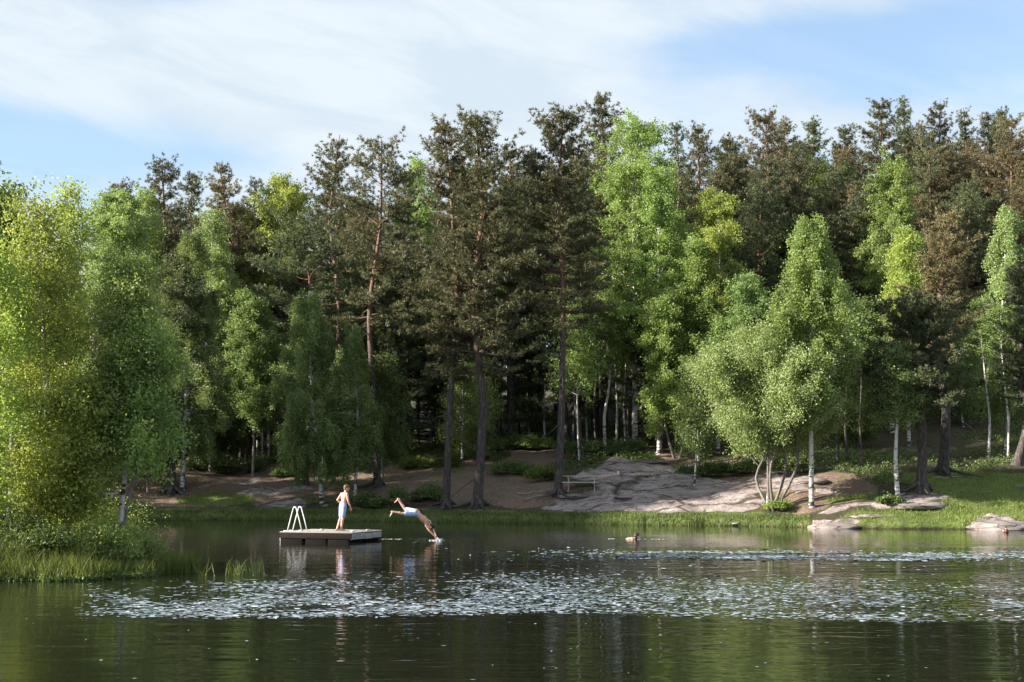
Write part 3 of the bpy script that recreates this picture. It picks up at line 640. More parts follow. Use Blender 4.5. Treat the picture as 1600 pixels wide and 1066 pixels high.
leafy(284, 352, 70, 650, "drooping dull green birch with white trunk beside the rooted dark pine", base=769, tpx=300, n=102300, leaf=0.0468, droop=.85, mat=M_BIRCHD, tr=.13, nbr=90)
leafy(186, 302, 51, 470, "pale rounded birch top left of the brown pine tops", D=82, n=52700, leaf=0.0585, droop=.5, shape='round', mat=M_WILL)
leafy(330, 322, 38, 520, "pale thin birch crown just left of the dense round pine", D=80, n=31000, leaf=0.0546, droop=.6, mat=M_WILL)
leafy(395, 470, 49, 650, "shaded green leafy tree between the dull birch and the drooping birch", D=78, n=55800, leaf=0.0546, droop=.3, mat=M_BIRCHD, name='leafy_tree', bark=M_GBARK)
leafy(225, 300, 29, 460, "green tip of a birch in front of the brown pine tops", D=86, n=18600, leaf=0.0585, droop=.3)
leafy(642, 500, 38, 600, "thin leaning birch alone in the dark gap above the lit path", base=694, tpx=625, n=13950, leaf=0.0546, droop=.4, tr=.07, mat=M_BIRCHD)
leafy(722, 560, 33, 680, "young birch glimpsed between the two thick pine trunks", base=724, n=10850, leaf=0.0468, droop=.4, tr=.07)
leafy(753, 560, 22, 660, "thin white stem close behind the thickest shore pine", base=730, n=5425, leaf=0.0468, droop=.4, tr=.06)
leafy(1091, 560, 24, 670, "short white birch trunk left of the round willow", base=728, n=9300, leaf=0.0468, droop=.4, tr=.11, mat=M_BIRCHD)
leafy(1200, 560, 24, 690, "white birch stem rising through the willow's left side", base=795, n=7750, leaf=0.0468, droop=.5, tr=.10, mat=M_WILL)
leafy(1206, 524, 122, 700, "round grey green willow of many stems at the water's edge", base=797, tpx=1212, n=170500, leaf=0.0452, droop=.0, mat=M_WILL, bark=M_GBARK, stems=5, shape='round', name='willow_tree', clump=.5, nbr=120, tr=.10, kink=.35, spread=.12, gap=.22, lo_=.3)
leafy(1085, 590, 24, 700, "leafy sapling under the left flank of the round willow", D=68, n=9300, leaf=0.0468, droop=.2, tr=.05, mat=M_SHRUB, name='sapling')
leafy(600, 560, 38, 700, "shaded young leafy tree between the slim birch and the bare pine trunk", D=74, n=21700, leaf=0.0507, droop=.2, mat=M_SHRUB, name='sapling', tr=.06, bark=M_GBARK)
leafy(340, 600, 56, 720, "dark bushy young leafy tree at the edge of the left clearing", D=80, n=37200, leaf=0.0585, droop=.1, mat=M_SHRUB, name='sapling', tr=.07, bark=M_GBARK, shape='round')
leafy(1340, 600, 33, 720, "shaded sapling behind the white trunk right of the willow", D=76, n=18600, leaf=0.0507, droop=.2, mat=M_SHRUB, name='sapling', tr=.05, bark=M_GBARK)
leafy(905, 480, 29, 600, "sparse birch shoots right of the tallest shore pine's trunk", D=76, n=10850, leaf=0.0546, droop=.4, tr=.05)
leafy(232, 560, 56, 740, "leafy tree behind the water side shrubs, left of the rooted pine", D=74, n=37200, leaf=0.0507, droop=.2, mat=M_SHRUB, tr=.09, bark=M_GBARK, name='sapling')
# --- the near trees on the reed point, left
NG = "young trees on the reed point"
leafy(45, 318, 56, 770, "sunlit yellow green birch of tall loose crown on the reed point, left picture side", D=33.0, tpx=60, n=38000, gap=.32, lo_=.25, leaf=.036, droop=.35, mat=M_YELL, tr=.085, nbr=90, group=NG, clump=.5, spread=.10, kink=.25)
leafy(-20, 380, 48, 790, "bright young birch half cut by the left picture edge", D=31.8, n=27000, gap=.3, lo_=.25, leaf=.036, droop=.4, mat=M_YELL, tr=.08, nbr=70, group=NG, kink=.2, spread=.10)
leafy(102, 292, 30, 680, "tall thin birch with a wispy top on the reed point", D=34.0, n=20000, gap=.25, lo_=.25, leaf=.036, droop=.3, mat=M_YELL, tr=.06, nbr=60, group=NG, clump=.3, spread=.10)
leafy(182, 416, 40, 720, "deep green alder on a slender pale trunk at the reed point's right end", D=33.4, tpx=212, n=31000, leaf=.038, droop=.15, gap=.25, lo_=.25, mat=M_BIRCH, tr=.075, nbr=80, group=NG, name='alder_tree', shape='col', clump=.6, kink=.22, spread=.10)
leafy(190, 520, 36, 735, "leafy tree leaning over the water from the reed point", D=33.0, tpx=232, n=15000, leaf=.038, droop=.2, gap=.25, lo_=.25, mat=M_BIRCH, tr=.04, nbr=50, group=NG, name='alder_tree', shape='round', bark=M_GBARK, spread=.10)
leafy(8, 300, 36, 560, "darker green leafy tree behind the bright birches at the left edge", D=35.5, n=26000, leaf=.05, droop=.2, mat=M_BIRCHD, tr=.12, shape='round', bark=M_GBARK, name='alder_tree')
leafy(112, 600, 36, 800, "low bright leafy sapling between the tall birch and the alder", D=32.6, n=16000, leaf=.042, droop=.3, mat=M_YELL, tr=.035, nbr=40, group=NG, name='sapling', shape='round', bark=M_GBARK)
# --- filling of the wood behind
rngF = np.random.default_rng(11)
protos = []
for i, (H, zbf, Rm, mat, nb, kw) in enumerate([(18, .38, 2.6, M_PINE, 95, {}), (18, .42, 2.3, M_PINEB, 85, {}), (18, .30, 2.7, M_PINEG, 100, {}), (18, .45, 2.5, M_PINEB, 80, dict(top_el=60)), (18, .08, 2.4, M_PINEG, 120, dict(top_el=20)), (18, .35, 2.2, M_PINE, 85, dict(open_=.15))]):
    protos.append(gen_pine(900 + i, H, H * zbf, Rm, .19, nb, dead=5, **kw) + (mat,))
lproto = [gen_leafy(950 + i, 14, 14 * zb, 2.3, .11, 55, droop=dr, leaf=.06, n_leaf=36000, shape=sh, clump=.5) + (mt,) for i, (zb, dr, sh, mt) in enumerate([(.3, .4, 'birch', M_BIRCH), (.25, .15, 'round', M_BIRCHD), (.35, .6, 'col', M_YELL)])]
def first(kind, i, X, Y, z, s, rz, label, group):
    wood, Q, mat = (protos if kind == 'p' else lproto)[i]
    o = thing('pine_tree' if kind == 'p' else 'birch_tree', (X, Y, z), label, 'tree', group, rz); o.scale = (s[0], s[0], s[1])
    link('trunk', wood.mesh('trunk', M_PBARK if kind == 'p' else M_BBARK), o); crown_obj(o, Q, mat); return o
got = {}
def put(kind, i, X, Y, z, s, rz, label, group):
    k = (kind, i)
    if k not in got: got[k] = first(kind, i, X, Y, z, s, rz, label, group); return got[k]
    return copy_tree(got[k], X, Y, z, s[0], s[1], rz, label, group)
SKX = [-300, -100, 0, 60, 110, 150, 180, 220, 300, 400, 480, 520, 560, 620, 660, 700, 800, 840, 880, 950, 1030, 1060, 1120, 1160, 1210, 1270, 1340, 1380, 1440, 1500, 1600, 1900]
SKY = [300, 330, 350, 360, 372, 350, 322, 305, 305, 318, 310, 290, 285, 290, 280, 250, 255, 255, 225, 215, 245, 235, 225, 210, 205, 215, 215, 200, 205, 198, 200, 200]
taken = []
for D0 in (83, 87, 91.5, 96, 101, 106, 112, 119):
    half = 800 / F * D0 * 1.08; n = int(half * 2 / (3.6 + (D0 - 83) * .03))
    for k in range(n):
        X = -half + (k + rngF.uniform(.1, .9)) * half * 2 / n; Y = D0 + rngF.uniform(-1.8, 1.8); z = hgt(X, Y); px = proj(X, Y, z)[0]
        top = np.interp(px, SKX, SKY) + rngF.uniform(4, 70) * (1 if D0 > 90 else 2.0)
        H = z_at(Y, top) - z
        if H < 7: continue
        low = rngF.random() < (.28 if D0 < 100 else .5)
        i = 4 if low else int(rngF.choice([0, 1, 2, 3, 5]))
        s = H / 18; sx = np.clip(s * rngF.uniform(.9, 1.2), .75, 1.4)
        lab = "low boughed dark conifer deep in the wood, mostly hidden behind the bank trees" if low else "plain pine deep in the wood, mostly hidden behind the trees along the bank"
        put('p', i, X, Y, z, (sx, s), rngF.uniform(0, 6.28), lab, "low conifers filling the deep wood" if low else "pines filling the deep wood")
for (px, D, top) in [(140, 78, 430), (215, 80, 400), (375, 90, 400), (410, 82, 520), (560, 88, 420), (680, 92, 420), (770, 90, 520), (830, 88, 560), (1080, 90, 470), (1200, 92, 340), (1230, 84, 480), (1360, 90, 340), (1450, 88, 420), (1520, 96, 330), (1530, 84, 480), (1290, 90, 420), (700, 86, 560), (590, 84, 560), (1190, 96, 400), (1600, 94, 420)]:
    X, Y, z = place_xy(px, None, D); H = z_at(Y, top) - z; s = H / 14
    put('l', int(rngF.integers(0, 3)), X, Y, z, (np.clip(s, .6, 1.2), s), rngF.uniform(0, 6.28), "leafy tree showing in patches between the pines of the wood", "leafy trees among the pines")
for (px, D, top, lab) in [(1345, 82, 560, "low dark spruce like conifer behind the white stems right of the willow"), (1385, 84, 540, "low dark conifer filling the shade left of the slim white trunk"), (1425, 86, 540, "low dark conifer behind the squat pine"), (1500, 84, 560, "low dark conifer right of the straight dark trunk"), (1535, 82, 590, "small dark conifer in the shade near the right edge"), (1565, 88, 540, "dark conifer filling the shade by the right edge"), (1600, 84, 560, "dark conifer cut by the right picture edge in the shade"), (1310, 84, 570, "dark conifer in the gap behind the willow"), (1010, 84, 560, "dark conifer in the gap right of the long white trunk"), (680, 86, 580, "dark conifer in the gap left of the two thick trunks")]:
    X, Y, z = place_xy(px, None, D); H = z_at(Y, top) - z
    put('p', 4, X, Y, z, (max(.55, H / 15), H / 18), rngF.uniform(0, 6.28), lab, "low conifers filling the deep wood")
# bare slender stems seen against the dark of the wood
wood, Q = gen_leafy(990, 12, 8.5, 1.2, .075, 22, droop=.4, leaf=.07, n_leaf=3500)
stem0 = None
for (px, base, top) in [(800, 690, 430), (812, 690, 450), (826, 694, 430), (836, 690, 460), (963, 702, 440), (1018, 690, 430), (1325, 726, 480), (1348, 730, 470), (402, 716, 500), (1575, 720, 480), (1545, 715, 470), (795, 692, 480), (712, 700, 480), (640, 700, 470), (1310, 722, 510), (768, 696, 470), (784, 700, 440), (852, 700, 470), (896, 706, 440), (918, 700, 480), (932, 704, 450), (978, 706, 430), (992, 700, 470), (1004, 704, 450), (1032, 704, 470), (655, 696, 450), (672, 700, 470), (385, 722, 520), (420, 718, 500)]:
    Y = ground_at(px, base); X, Y, z = place_xy(px, None, Y); H = z_at(Y, top) - z
    lab = "slender bare stemmed young tree in the dark of the wood"
    if stem0 is None:
        stem0 = thing('slender_birch', (X, Y, z), lab, 'tree', "slender stems in the dark of the wood"); stem0.scale = (1, 1, H / 12)
        link('trunk', wood.mesh('trunk', M_BBARK), stem0); crown_obj(stem0, Q, M_BIRCHD)
    else: _c = copy_tree(stem0, X, Y, z, rngF.uniform(.8, 1.2), H / 12, rngF.uniform(0, 6), lab, "slender stems in the dark of the wood")
    if stem0 is not None and int(px) % 3:
        for ch in (_c.children if px != 800 else []):
            if ch.name.startswith("trunk"): ch.material_slots[0].link = "OBJECT"; ch.material_slots[0].material = M_PBARK
# the wood goes on round the lake's left shore, outside the frame, and shades the bank
for k in range(35):
    if k < 9: Y = 57.5 + 9.5 * (k % 5 + .5) / 5 + rngF.uniform(-.6, .6); X = float(np.interp(Y, [50, 62, 70], [-29, -32, -33.5])) - (k // 5) * 3.0 + rngF.uniform(-.8, .8)
    else: Y = 58 + 50 * (k - 8.5) / 26 + rngF.uniform(-1, 1); X = -.36 * Y - rngF.uniform(5, 22) - 1.5; X = min(X, float(np.interp(Y, [50, 62, 90], [-36, -37, -40])))
    z = hgt(X, Y)
    if z < .1: continue
    H = rngF.uniform(19, 22.5) if k < 9 else rngF.uniform(10, 14)
    put('p', int(rngF.choice([0, 2, 4, 5])), X, Y, z, (1.15, H / 18), rngF.uniform(0, 6.28), "pine of the wood on the lake's left shore", "pines on the left shore")
# ================================================================== LOW PLANTS
rng = np.random.default_rng(21)
def leaves_cloud(C, rad, n, leaf, rng):
    pk = rng.integers(0, len(C), n); p = C[pk] + rng.normal(0, 1, (n, 3)) * rad[pk][:, None] * np.array([.5, .5, .38])
    p[:, 2] = np.maximum(p[:, 2], C[pk, 2] - rad[pk] * .3)
    return diamonds(p, unit(rng.normal(size=(n, 3))), leaf * rng.uniform(.6, 1.3, n), leaf * .6 * rng.uniform(.7, 1.2, n), rng)
def blades(P, h, wd, rng, lean=.35):
    n = len(P); a = rng.uniform(0, 6.28, n); d = np.stack([np.cos(a), np.sin(a), np.zeros(n)], 1)
    ll = rng.uniform(0, lean, n)[:, None]; up = unit(np.array([0, 0, 1.]) + d * ll)
    s = unit(np.cross(up, rng.normal(size=(n, 3)))) * (wd * rng.uniform(.6, 1.2, n))[:, None]
    mid = P + up * h[:, None] * .55; tip = P + up * h[:, None] * .95 + d * (h * rng.uniform(0, .35, n))[:, None]
    return np.stack([P - s, P + s, mid + s * .75, mid - s * .75], 1), np.stack([mid - s * .75, mid + s * .75, tip + s * .1, tip - s * .1], 1)
def scat(n, x0, x1, y0, y1, fn):
    X = rng.uniform(x0, x1, n); Y = rng.uniform(y0, y1, n); p = fn(X, Y); k = rng.random(n) < p; X, Y = X[k], Y[k]
    return np.stack([X, Y, height(X, Y)], 1)
# bilberry and heather carpet of the wood floor
def f_floor(X, Y):
    Z = height(X, Y); rk, so, gr = masks(X, Y, Z); sf = s_far(X, Y)
    return (sf > 1.8) * (rk < .25) * (so < .35) * sstep(.35, .6, fbm(X * .35 + 3, Y * .35, 3)) * (gr < .4)
C = scat(26000, -36, 40, 62, 96, f_floor); C[:, 2] += .10
Q = leaves_cloud(C, rng.uniform(.18, .42, len(C)), 170000, .055, rng)
tag(link('undergrowth', quads_mesh('undergrowth', Q, M_SHRUB)), kind='stuff')
# grass along the far waterline and on the right meadow
def f_shore(X, Y):
    sf = s_far(X, Y); px = 800 + F * X / Y
    return (sf > -.12) * (sf < 1.35 + (fbm(X * .8, Y, 2) - .5) * .8) * (px < 1262) * 1.0
P = scat(150000, -27, 14, 60, 73, f_shore); n = len(P)
P[:, 2] = np.maximum(P[:, 2], -.02)
sf = s_far(P[:, 0], P[:, 1]); a, b = blades(P, rng.uniform(.06, .16, n) * (1 + .5 * (sf < .4)) * (1 + .8 * (fbm(P[:, 0] * 1.3, P[:, 1] * 1.3, 2) - .5)), .012, rng)
tag(link('shore_grass', quads_mesh('shore_grass', np.concatenate([a, b]), M_SHORE)), kind='stuff')
def f_mead(X, Y):
    Z = height(X, Y); rk, so, gr = masks(X, Y, Z); px = 800 + F * X / Y
    return ((px > 1255) | (s_far(X, Y) > 1.8)) * (gr > .3) * (.35 + .65 * sstep(.42, .58, fbm(X * .9 + 8, Y * .9, 3))) * (Z > .08)
P = scat(230000, -26, 27, 57, 82, f_mead); n = len(P)
a, b = blades(P, rng.uniform(.05, .16, n) * (.6 + .9 * fbm(P[:, 0] * .8, P[:, 1] * .8, 2)), .013, rng, .7)
tag(link('meadow_grass', quads_mesh('meadow_grass', np.concatenate([a, b]), M_GRASS)), kind='stuff')
# reeds and sedge round the point on the left
def f_reed(X, Y):
    s = s_isl(X, Y); return (s > -.35) * (s < 2.2) * sstep(-12.5, -11.0, X + 0 * Y + 1.2) * (.35 + .65 * (fbm(X * 1.5, Y * 1.5, 2) > .42))
P = scat(46000, -12.5, -6, 29, 36.4, f_reed); n = len(P); P[:, 2] = np.maximum(P[:, 2], -.02)
hh = rng.uniform(.30, .80, n) * (.55 + 1.0 * fbm(P[:, 0] * 1.2, P[:, 1] * 1.2, 2)) * np.interp(s_isl(P[:, 0], P[:, 1]), [-.35, .3, 2], [.5, 1, .95])
a, b = blades(P, hh, .008, rng, .3)
tag(link('reeds', quads_mesh('reeds', np.concatenate([a, b]), M_REED)), kind='stuff')
P = scat(16000, -12.5, -6, 28.5, 32, lambda X, Y: (s_isl(X, Y) > -.35) * (s_isl(X, Y) < .15) * 1.0); P[:, 2] = .04
Q = leaves_cloud(P, np.full(len(P), .09), 16000, .03, rng)
tag(link('water_weeds', quads_mesh('water_weeds', Q, M_SHRUB)), kind='stuff')
for (px, py, r, nn_, lab) in [(376, 896, .13, 46, "taller tuft of reeds standing in open water near the reed point"), (408, 894, .12, 26, "sparser tuft of bent reeds farthest out in open water"), (322, 897, .08, 9, "few low reed stalks between the point and the open water tufts")]:
    Y = 4888 / (py - 742); X = (px - 800) / F * Y
    P = np.stack([rng.normal(0, r, nn_), rng.normal(0, r, nn_), np.full(nn_, -.05)], 1)
    a, b = blades(P, rng.uniform(.22, .55, nn_), .009, rng, .6)
    tag(link('reed_tuft', quads_mesh('reed_tuft', np.concatenate([a, b]), M_REED), loc=(X, Y, 0)), lab, 'reeds', "reed tufts in open water")
# bushes
def bush(px, py, wpx, hm, lab, mat=M_SHRUB, D=None, n=5000, leaf=.05, group=None, name='bush', dense=9):
    X, Y, z = place_xy(px, py, D); r = wpx / F * Y
    k = dense; cc_ = np.stack([rng.uniform(-.75, .75, k) * r, rng.uniform(-.5, .5, k) * r, rng.uniform(.3, .8, k) * hm], 1)
    Q = leaves_cloud(cc_, rng.uniform(.28, .5, k) * max(hm, r * .8), n, leaf, rng); Q[..., 2] = np.maximum(Q[..., 2], .01)
    wood = MB()
    for c in cc_: wood.tube([(c[0] * .2, c[1] * .2, -.05), c * np.array([.7, .7, .6]), c + np.array([0, 0, hm * .15])], [.018, .012, .005], 4)
    o = thing(name, (X, Y, z), lab, 'bush', group); link('stems', wood.mesh('stems', M_GBARK), o); link('foliage', quads_mesh('foliage', Q, mat), o)
bush(846, 752, 26, .7, "bright fresh bush on bare soil left of the picnic table pine", M_GRASS, n=6000)
bush(655, 786, 48, .75, "broad low bilberry bush directly behind the diver's legs", M_SHRUB, n=9000)
bush(585, 792, 30, .5, "low dark bush at the foot of the bare trunked pine", M_SHRUB, n=5000)
bush(650, 732, 30, .5, "sunlit grassy bush on the slope above the diver", M_GRASS, n=5000)
bush(700, 728, 22, .45, "low green bush behind the knobbly pine trunk", M_SHRUB, n=3500)
bush(800, 740, 40, .4, "flat green bush on the slope between the thickest pine and the path", M_SHRUB, n=6000)
bush(445, 746, 20, .5, "dark low bush at the left foot of the drooping birch", M_SHRUB, n=3000)
bush(1100, 744, 44, .55, "dark bush at the top of the granite slope under the short birch", M_SHRUB, n=8000)
bush(1160, 742, 34, .55, "leafy bush against the willow's shaded left side", M_SHRUB, n=6000)
bush(770, 704, 44, .8, "lit young shrubs at the wood's edge, left of the thin white stems", M_BIRCH, n=7000, leaf=.06)
bush(835, 704, 36, .8, "lit young shrub patch just left of the tallest pine's trunk", M_BIRCH, n=6000, leaf=.06)
bush(910, 716, 44, .8, "shrub patch right of the tallest pine's trunk at the wood's edge", M_BIRCHD, n=7000, leaf=.06)
bush(975, 712, 40, .8, "shrub patch behind the top of the granite slope", M_BIRCHD, n=7000, leaf=.06)
bush(1390, 790, 22, .35, "dark rounded bush in front of the humped outcrop", M_SHRUB, n=3000)
bush(1220, 800, 26, .4, "grassy bush at the foot of the willow stems", M_GRASS, n=3000)
bush(365, 742, 46, .9, "dark fern bush at the edge of the left clearing", M_SHRUB, n=8000, leaf=.06)
bush(320, 735, 40, .8, "shaded bush right of the white birch on the left bank", M_SHRUB, n=6000, leaf=.06)
bush(735, 716, 30, .6, "small bright shrub seen between the two thick trunks", M_BIRCH, n=4000)
bush(1240, 742, 40, 1.0, "dark thicket behind the willow stems", M_SHRUB, n=7000)
NB = "waterside bushes on the reed point"
for (px, D, wpx, hm, mat, lab) in [(15, 31.5, 70, 1.25, M_SHRUB, "shaded bush at the very left of the reed point"), (70, 31.3, 52, 1.05, M_SHRUB, "dull bush under the tall bright birch"), (125, 31.8, 44, 1.0, M_BIRCH, "green bush left of the alder's trunk"),
                                   (172, 32.2, 40, 1.0, M_BIRCH, "twiggy bush in front of the alder's trunk"), (214, 33.2, 34, .95, M_BIRCH, "rightmost bush of the reed point, reaching over the water"), (150, 34.5, 60, 1.6, M_YELL, "higher bright bush behind the alder")]:
    bush(px, None, wpx, hm, lab, mat, D=D, n=9000, leaf=.03, group=NB, dense=16)
# ================================================================== STONES
def rock(px, py, wpx, hpx, dep, lab, seed, D=None, name='boulder', mat=None, group=None, flat=0):
    X, Y, z = place_xy(px, py, D); r = np.random.default_rng(seed); a = wpx / F * Y; hh = hpx / F * Y
    m = MB(); m.ellip((0, 0, 0), (1, 1, 1), None, 36, 20); V = m.V[0]
    d = 1 + .22 * (fbm(V[:, 0] * 1.6 + seed, V[:, 1] * 1.6 + V[:, 2] * 2, 4) - .5) * 2
    q = np.abs(V) ** .95 * np.sign(V); V = q * d[:, None]
    lay = np.round(V[:, 2] * 4) / 4; V[:, 2] = V[:, 2] * .8 + lay * .2
    m.V[0] = V * np.array([a, dep, hh]); me = m.mesh(name, mat or M_ROCK, True)
    o = link(name, me, loc=(X, Y, z - hh * .42)); tag(o, lab, 'rock', group); return o
def mat_rock():
    m, Nn, Ll = mat_new('granite'); o = Nn.new('ShaderNodeOutputMaterial'); p = Nn.new('ShaderNodeBsdfPrincipled'); g = Nn.new('ShaderNodeNewGeometry')
    n_ = noise(Nn, Ll, mapping(Nn, Ll, g.outputs['Position'], (.9, 1.2, 4)), 1.7, 7, .65, .4)
    vo = Nn.new('ShaderNodeTexVoronoi'); vo.feature = 'DISTANCE_TO_EDGE'; vo.inputs['Scale'].default_value = 1.1; Ll.new(mapping(Nn, Ll, g.outputs['Position'], (.6, .8, 2.2)), vo.inputs['Vector'])
    c = ramp(Nn, Ll, n_, [(.28, (.10, .082, .08)), (.5, (.22, .185, .178)), (.7, (.36, .31, .29))])
    c = mixc(Nn, Ll, 1.0, c, ramp(Nn, Ll, vo.outputs['Distance'], [(0, (.25, .23, .22)), (.04, (1, 1, 1))]), 'MULTIPLY')
    Ll.new(c, p.inputs['Base Color']); p.inputs['Roughness'].default_value = .85
    b = Nn.new('ShaderNodeBump'); b.inputs['Distance'].default_value = .06; Ll.new(n_, b.inputs['Height']); Ll.new(b.outputs[0], p.inputs['Normal']); Ll.new(p.outputs[0], o.inputs[0]); return m
M_ROCK = mat_rock()
rock(1430, 789, 56, 8, .9, "humped grey granite outcrop with folds below the leaning pine on the right bank", 3)
rock(1305, 823, 44, 9, .9, "pale cracked granite outcrop where the right meadow meets the water", 5)
rock(1562, 824, 56, 12, 1.6, "large flat pinkish slab sloping into the water at the right edge", 8)
rock(1272, 822, 10, 4, .25, "small pale stone left of the cracked outcrop", 9)
rock(1362, 806, 34, 4, .5, "low grey ledge in the grass left of the humped outcrop", 10)
rock(895, 776, 26, 5, .7, "rounded granite hump beside the foot of the tallest pine", 12)
rock(1020, 722, 26, 5, 1.0, "rounded granite knob at the top of the big rock slope", 13)
rock(1085, 728, 26, 5, .6, "half buried slab beneath the short birch", 14)
rock(975, 776, 16, 3, .4, "small wedge shaped stone on the granite slope", 15)
rock(1150, 818, 7, 2, .2, "little pale stone at the grassy waterline left of the willow", 16)
rock(510, 790, 7, 2.5, .2, "small brown stone at the foot of the drooping birch", 17)
rock(1265, 752, 30, 6, .8, "grey boulder behind the white trunk right of the willow", 18)
rock(1592, 760, 9, 4, .3, "single stone in the shaded grass at the right edge", 19)
# ================================================================== RAFT
M_DECK = mat_simple('weathered_deck_wood', (.34, .32, .30), (.19, .175, .16), .75, 5, bump=.004, stretch=(6, 1, 1))
M_DARKW = mat_simple('wet_dark_timber', (.010, .007, .007), (.022, .015, .014), .9, 5, spec=.15, bump=.006, stretch=(1, 1, 7))
M_GREYW = mat_simple('grey_painted_boards', (.40, .40, .42), (.22, .215, .22), .7, 4, bump=.004, stretch=(3, 3, 5))
M_BLACK = mat_simple('black_float', (.004, .004, .004), (.006, .006, .006), .8, 8, spec=.1)
M_WHITEM = mat_simple('white_painted_metal', (.78, .80, .82), (.70, .72, .75), .3, 6, spec=.5)
M_ROPE = mat_simple('pale_rope', (.62, .58, .52), (.45, .42, .37), .9, 30)
raft_rz = R(-20); W_, D_ = 2.62, 2.3; A_ = np.array([-7.66, 47.35])
ux = np.array([math.cos(raft_rz), math.sin(raft_rz)]); uy = np.array([-ux[1], ux[0]])
rc = A_ + ux * W_ / 2 + uy * D_ / 2; DZ = .335
raft = thing('swimming_raft', (rc[0], rc[1], 0), "square wooden swimming raft floating on the lake with a boy standing on it", 'raft', rz=raft_rz)
m = MB(); nb_ = 22
for i in range(nb_):
    y = -D_ / 2 + (i + .5) * D_ / nb_; m.box((rng.uniform(-.006, .006), y, DZ - .014 + rng.uniform(-.003, .003)), (W_ + .05, D_ / nb_ - .008, .028))
bevel(link('deck', m.mesh('deck', M_DECK, False), raft), .003)
for (nm, c, d, mt) in [('front_board', (0, -D_ / 2 + .02, DZ - .028 - .095), (W_, .04, .19), M_DARKW), ('back_board', (0, D_ / 2 - .02, DZ - .028 - .115), (W_, .04, .23), M_DARKW), ('left_board', (-W_ / 2 + .02, 0, DZ - .028 - .115), (.04, D_ - .084, .23), M_DARKW)]:
    m = MB(); m.box(c, d); bevel(link(nm, m.mesh(nm, mt, False), raft), .006)
m = MB()
for (y0, y1, dz) in ((-1.14, -.12, 0), (-.10, .42, -.012), (.44, 1.14, .0)):
    m.box((W_ / 2 - .018, (y0 + y1) / 2, DZ - .028 - .105 + dz), (.036, y1 - y0, .20))
sb = bevel(link('side_board', m.mesh('side_board', M_GREYW, False), raft), .005)
m = MB()
for k, y in enumerate(np.arange(-.98, -.2, .075)):       # worn lettering brushed on the side board
    if k in (4, 8): continue
    h0 = .05 + .05 * ((k * 7) % 3) / 2
    m.box((W_ / 2 + .002, y, DZ - .14), (.004, .012, h0)); 
    if k % 2: m.box((W_ / 2 + .002, y + .02, DZ - .12 - .02 * (k % 3)), (.004, .04, .012))
m.box((W_ / 2 + .002, -.52, DZ - .072), (.004, .28, .010))
link('faded_lettering', m.mesh('faded_lettering', mat_simple('faded_ink', (.10, .10, .12), (.16, .16, .17)), False), sb)
for i, (x, y) in enumerate(((-.95, -.62), (0, -.62), (.88, -.62), (-.95, .62), (0, .62), (.88, .62))):
    m = MB(); m.box((x * .93, y, .03), (.80, 1.0, .30)); bevel(link('float', m.mesh('float', M_BLACK, False), raft), .05, 3)
m = MB(); m.box((W_ / 2 - .12, 0, .10), (.06, D_ - .12, .14)); link('cross_beam', m.mesh('cross_beam', M_DARKW, False), raft)
m = MB(); m.tube([(-W_ / 2 + .02, -D_ / 2 + .10, .20), (-W_ / 2 - .035, -D_ / 2 + .10, .10), (-W_ / 2 - .02, -D_ / 2 + .12, -.08)], .028, 8); link('corner_bracket', m.mesh('corner_bracket', M_GREYW), raft)
# bathing ladder: two bent rails leaning together, steps below the deck edge
lad = thing('bathing_ladder', (rc[0], rc[1], 0), "white tubular bathing ladder with two arched handrails on the raft's left end", 'ladder', rz=raft_rz)
def rail(dx, dy):
    m = MB(); x0 = -W_ / 2 + .10 + dx; y0 = -D_ / 2 + .30 + dy; h = .80
    pts = [(x0, y0, DZ - .02)]; xl, xr = x0 + .215, x0 + .325
    pts.append((x0 + .115, y0, DZ + h * .5)); pts.append((xl - .008, y0, DZ + h * .90))
    for a in np.linspace(160, 20, 7): pts.append(((xl + xr) / 2 + .058 * math.cos(R(a)), y0, DZ + h - .055 + .055 * math.sin(R(a))))
    pts += [(xr + .012, y0, DZ + h * .90), (xr + .115, y0, DZ + h * .5), (xr + .225, y0, DZ)]
    m.tube(pts, .017, 10); return m.mesh('rail', M_WHITEM)
link('rail', rail(0, 0), lad); link('rail', rail(.0, .36), lad)
for zz in (.22, -.04, -.30):
    m = MB(); m.tube([(-W_ / 2 - .06, -D_ / 2 + .30, zz), (-W_ / 2 - .06, -D_ / 2 + .66, zz)], .018, 8); link('step', m.mesh('step', M_WHITEM), lad)
for yy in (.30, .66):
    m = MB(); m.tube([(-W_ / 2 + .10, -D_ / 2 + yy, DZ + .012), (-W_ / 2 - .02, -D_ / 2 + yy, DZ + .008), (-W_ / 2 - .06, -D_ / 2 + yy, DZ - .08), (-W_ / 2 - .06, -D_ / 2 + yy, -.34)], .018, 8); link('side_tube', m.mesh('side_tube', M_WHITEM), lad)
for (x, y, lab) in ((-.86, -.55, "coil of pale rope on the deck between the ladder's feet"), (-.50, .25, "coil of pale rope beside the ladder's right foot"), (.95, -.35, "small pale cleat rope at the raft's right side near the corner"), (1.08, .55, "small pale knotted rope at the raft's far right edge")):
    m = MB(); 
    for q in range(2): m.tube([(.065 * math.cos(a) * (1 - q * .3), .065 * math.sin(a) * (1 - q * .3), .014 + q * .02) for a in np.linspace(0, 6.2, 14)], .013, 6)
    o = link('rope_coil', m.mesh('rope_coil', M_ROPE)); p_ = rc + ux * x + uy * y; o.location = (p_[0], p_[1], DZ); tag(o, lab, 'rope', 'ropes on the raft')
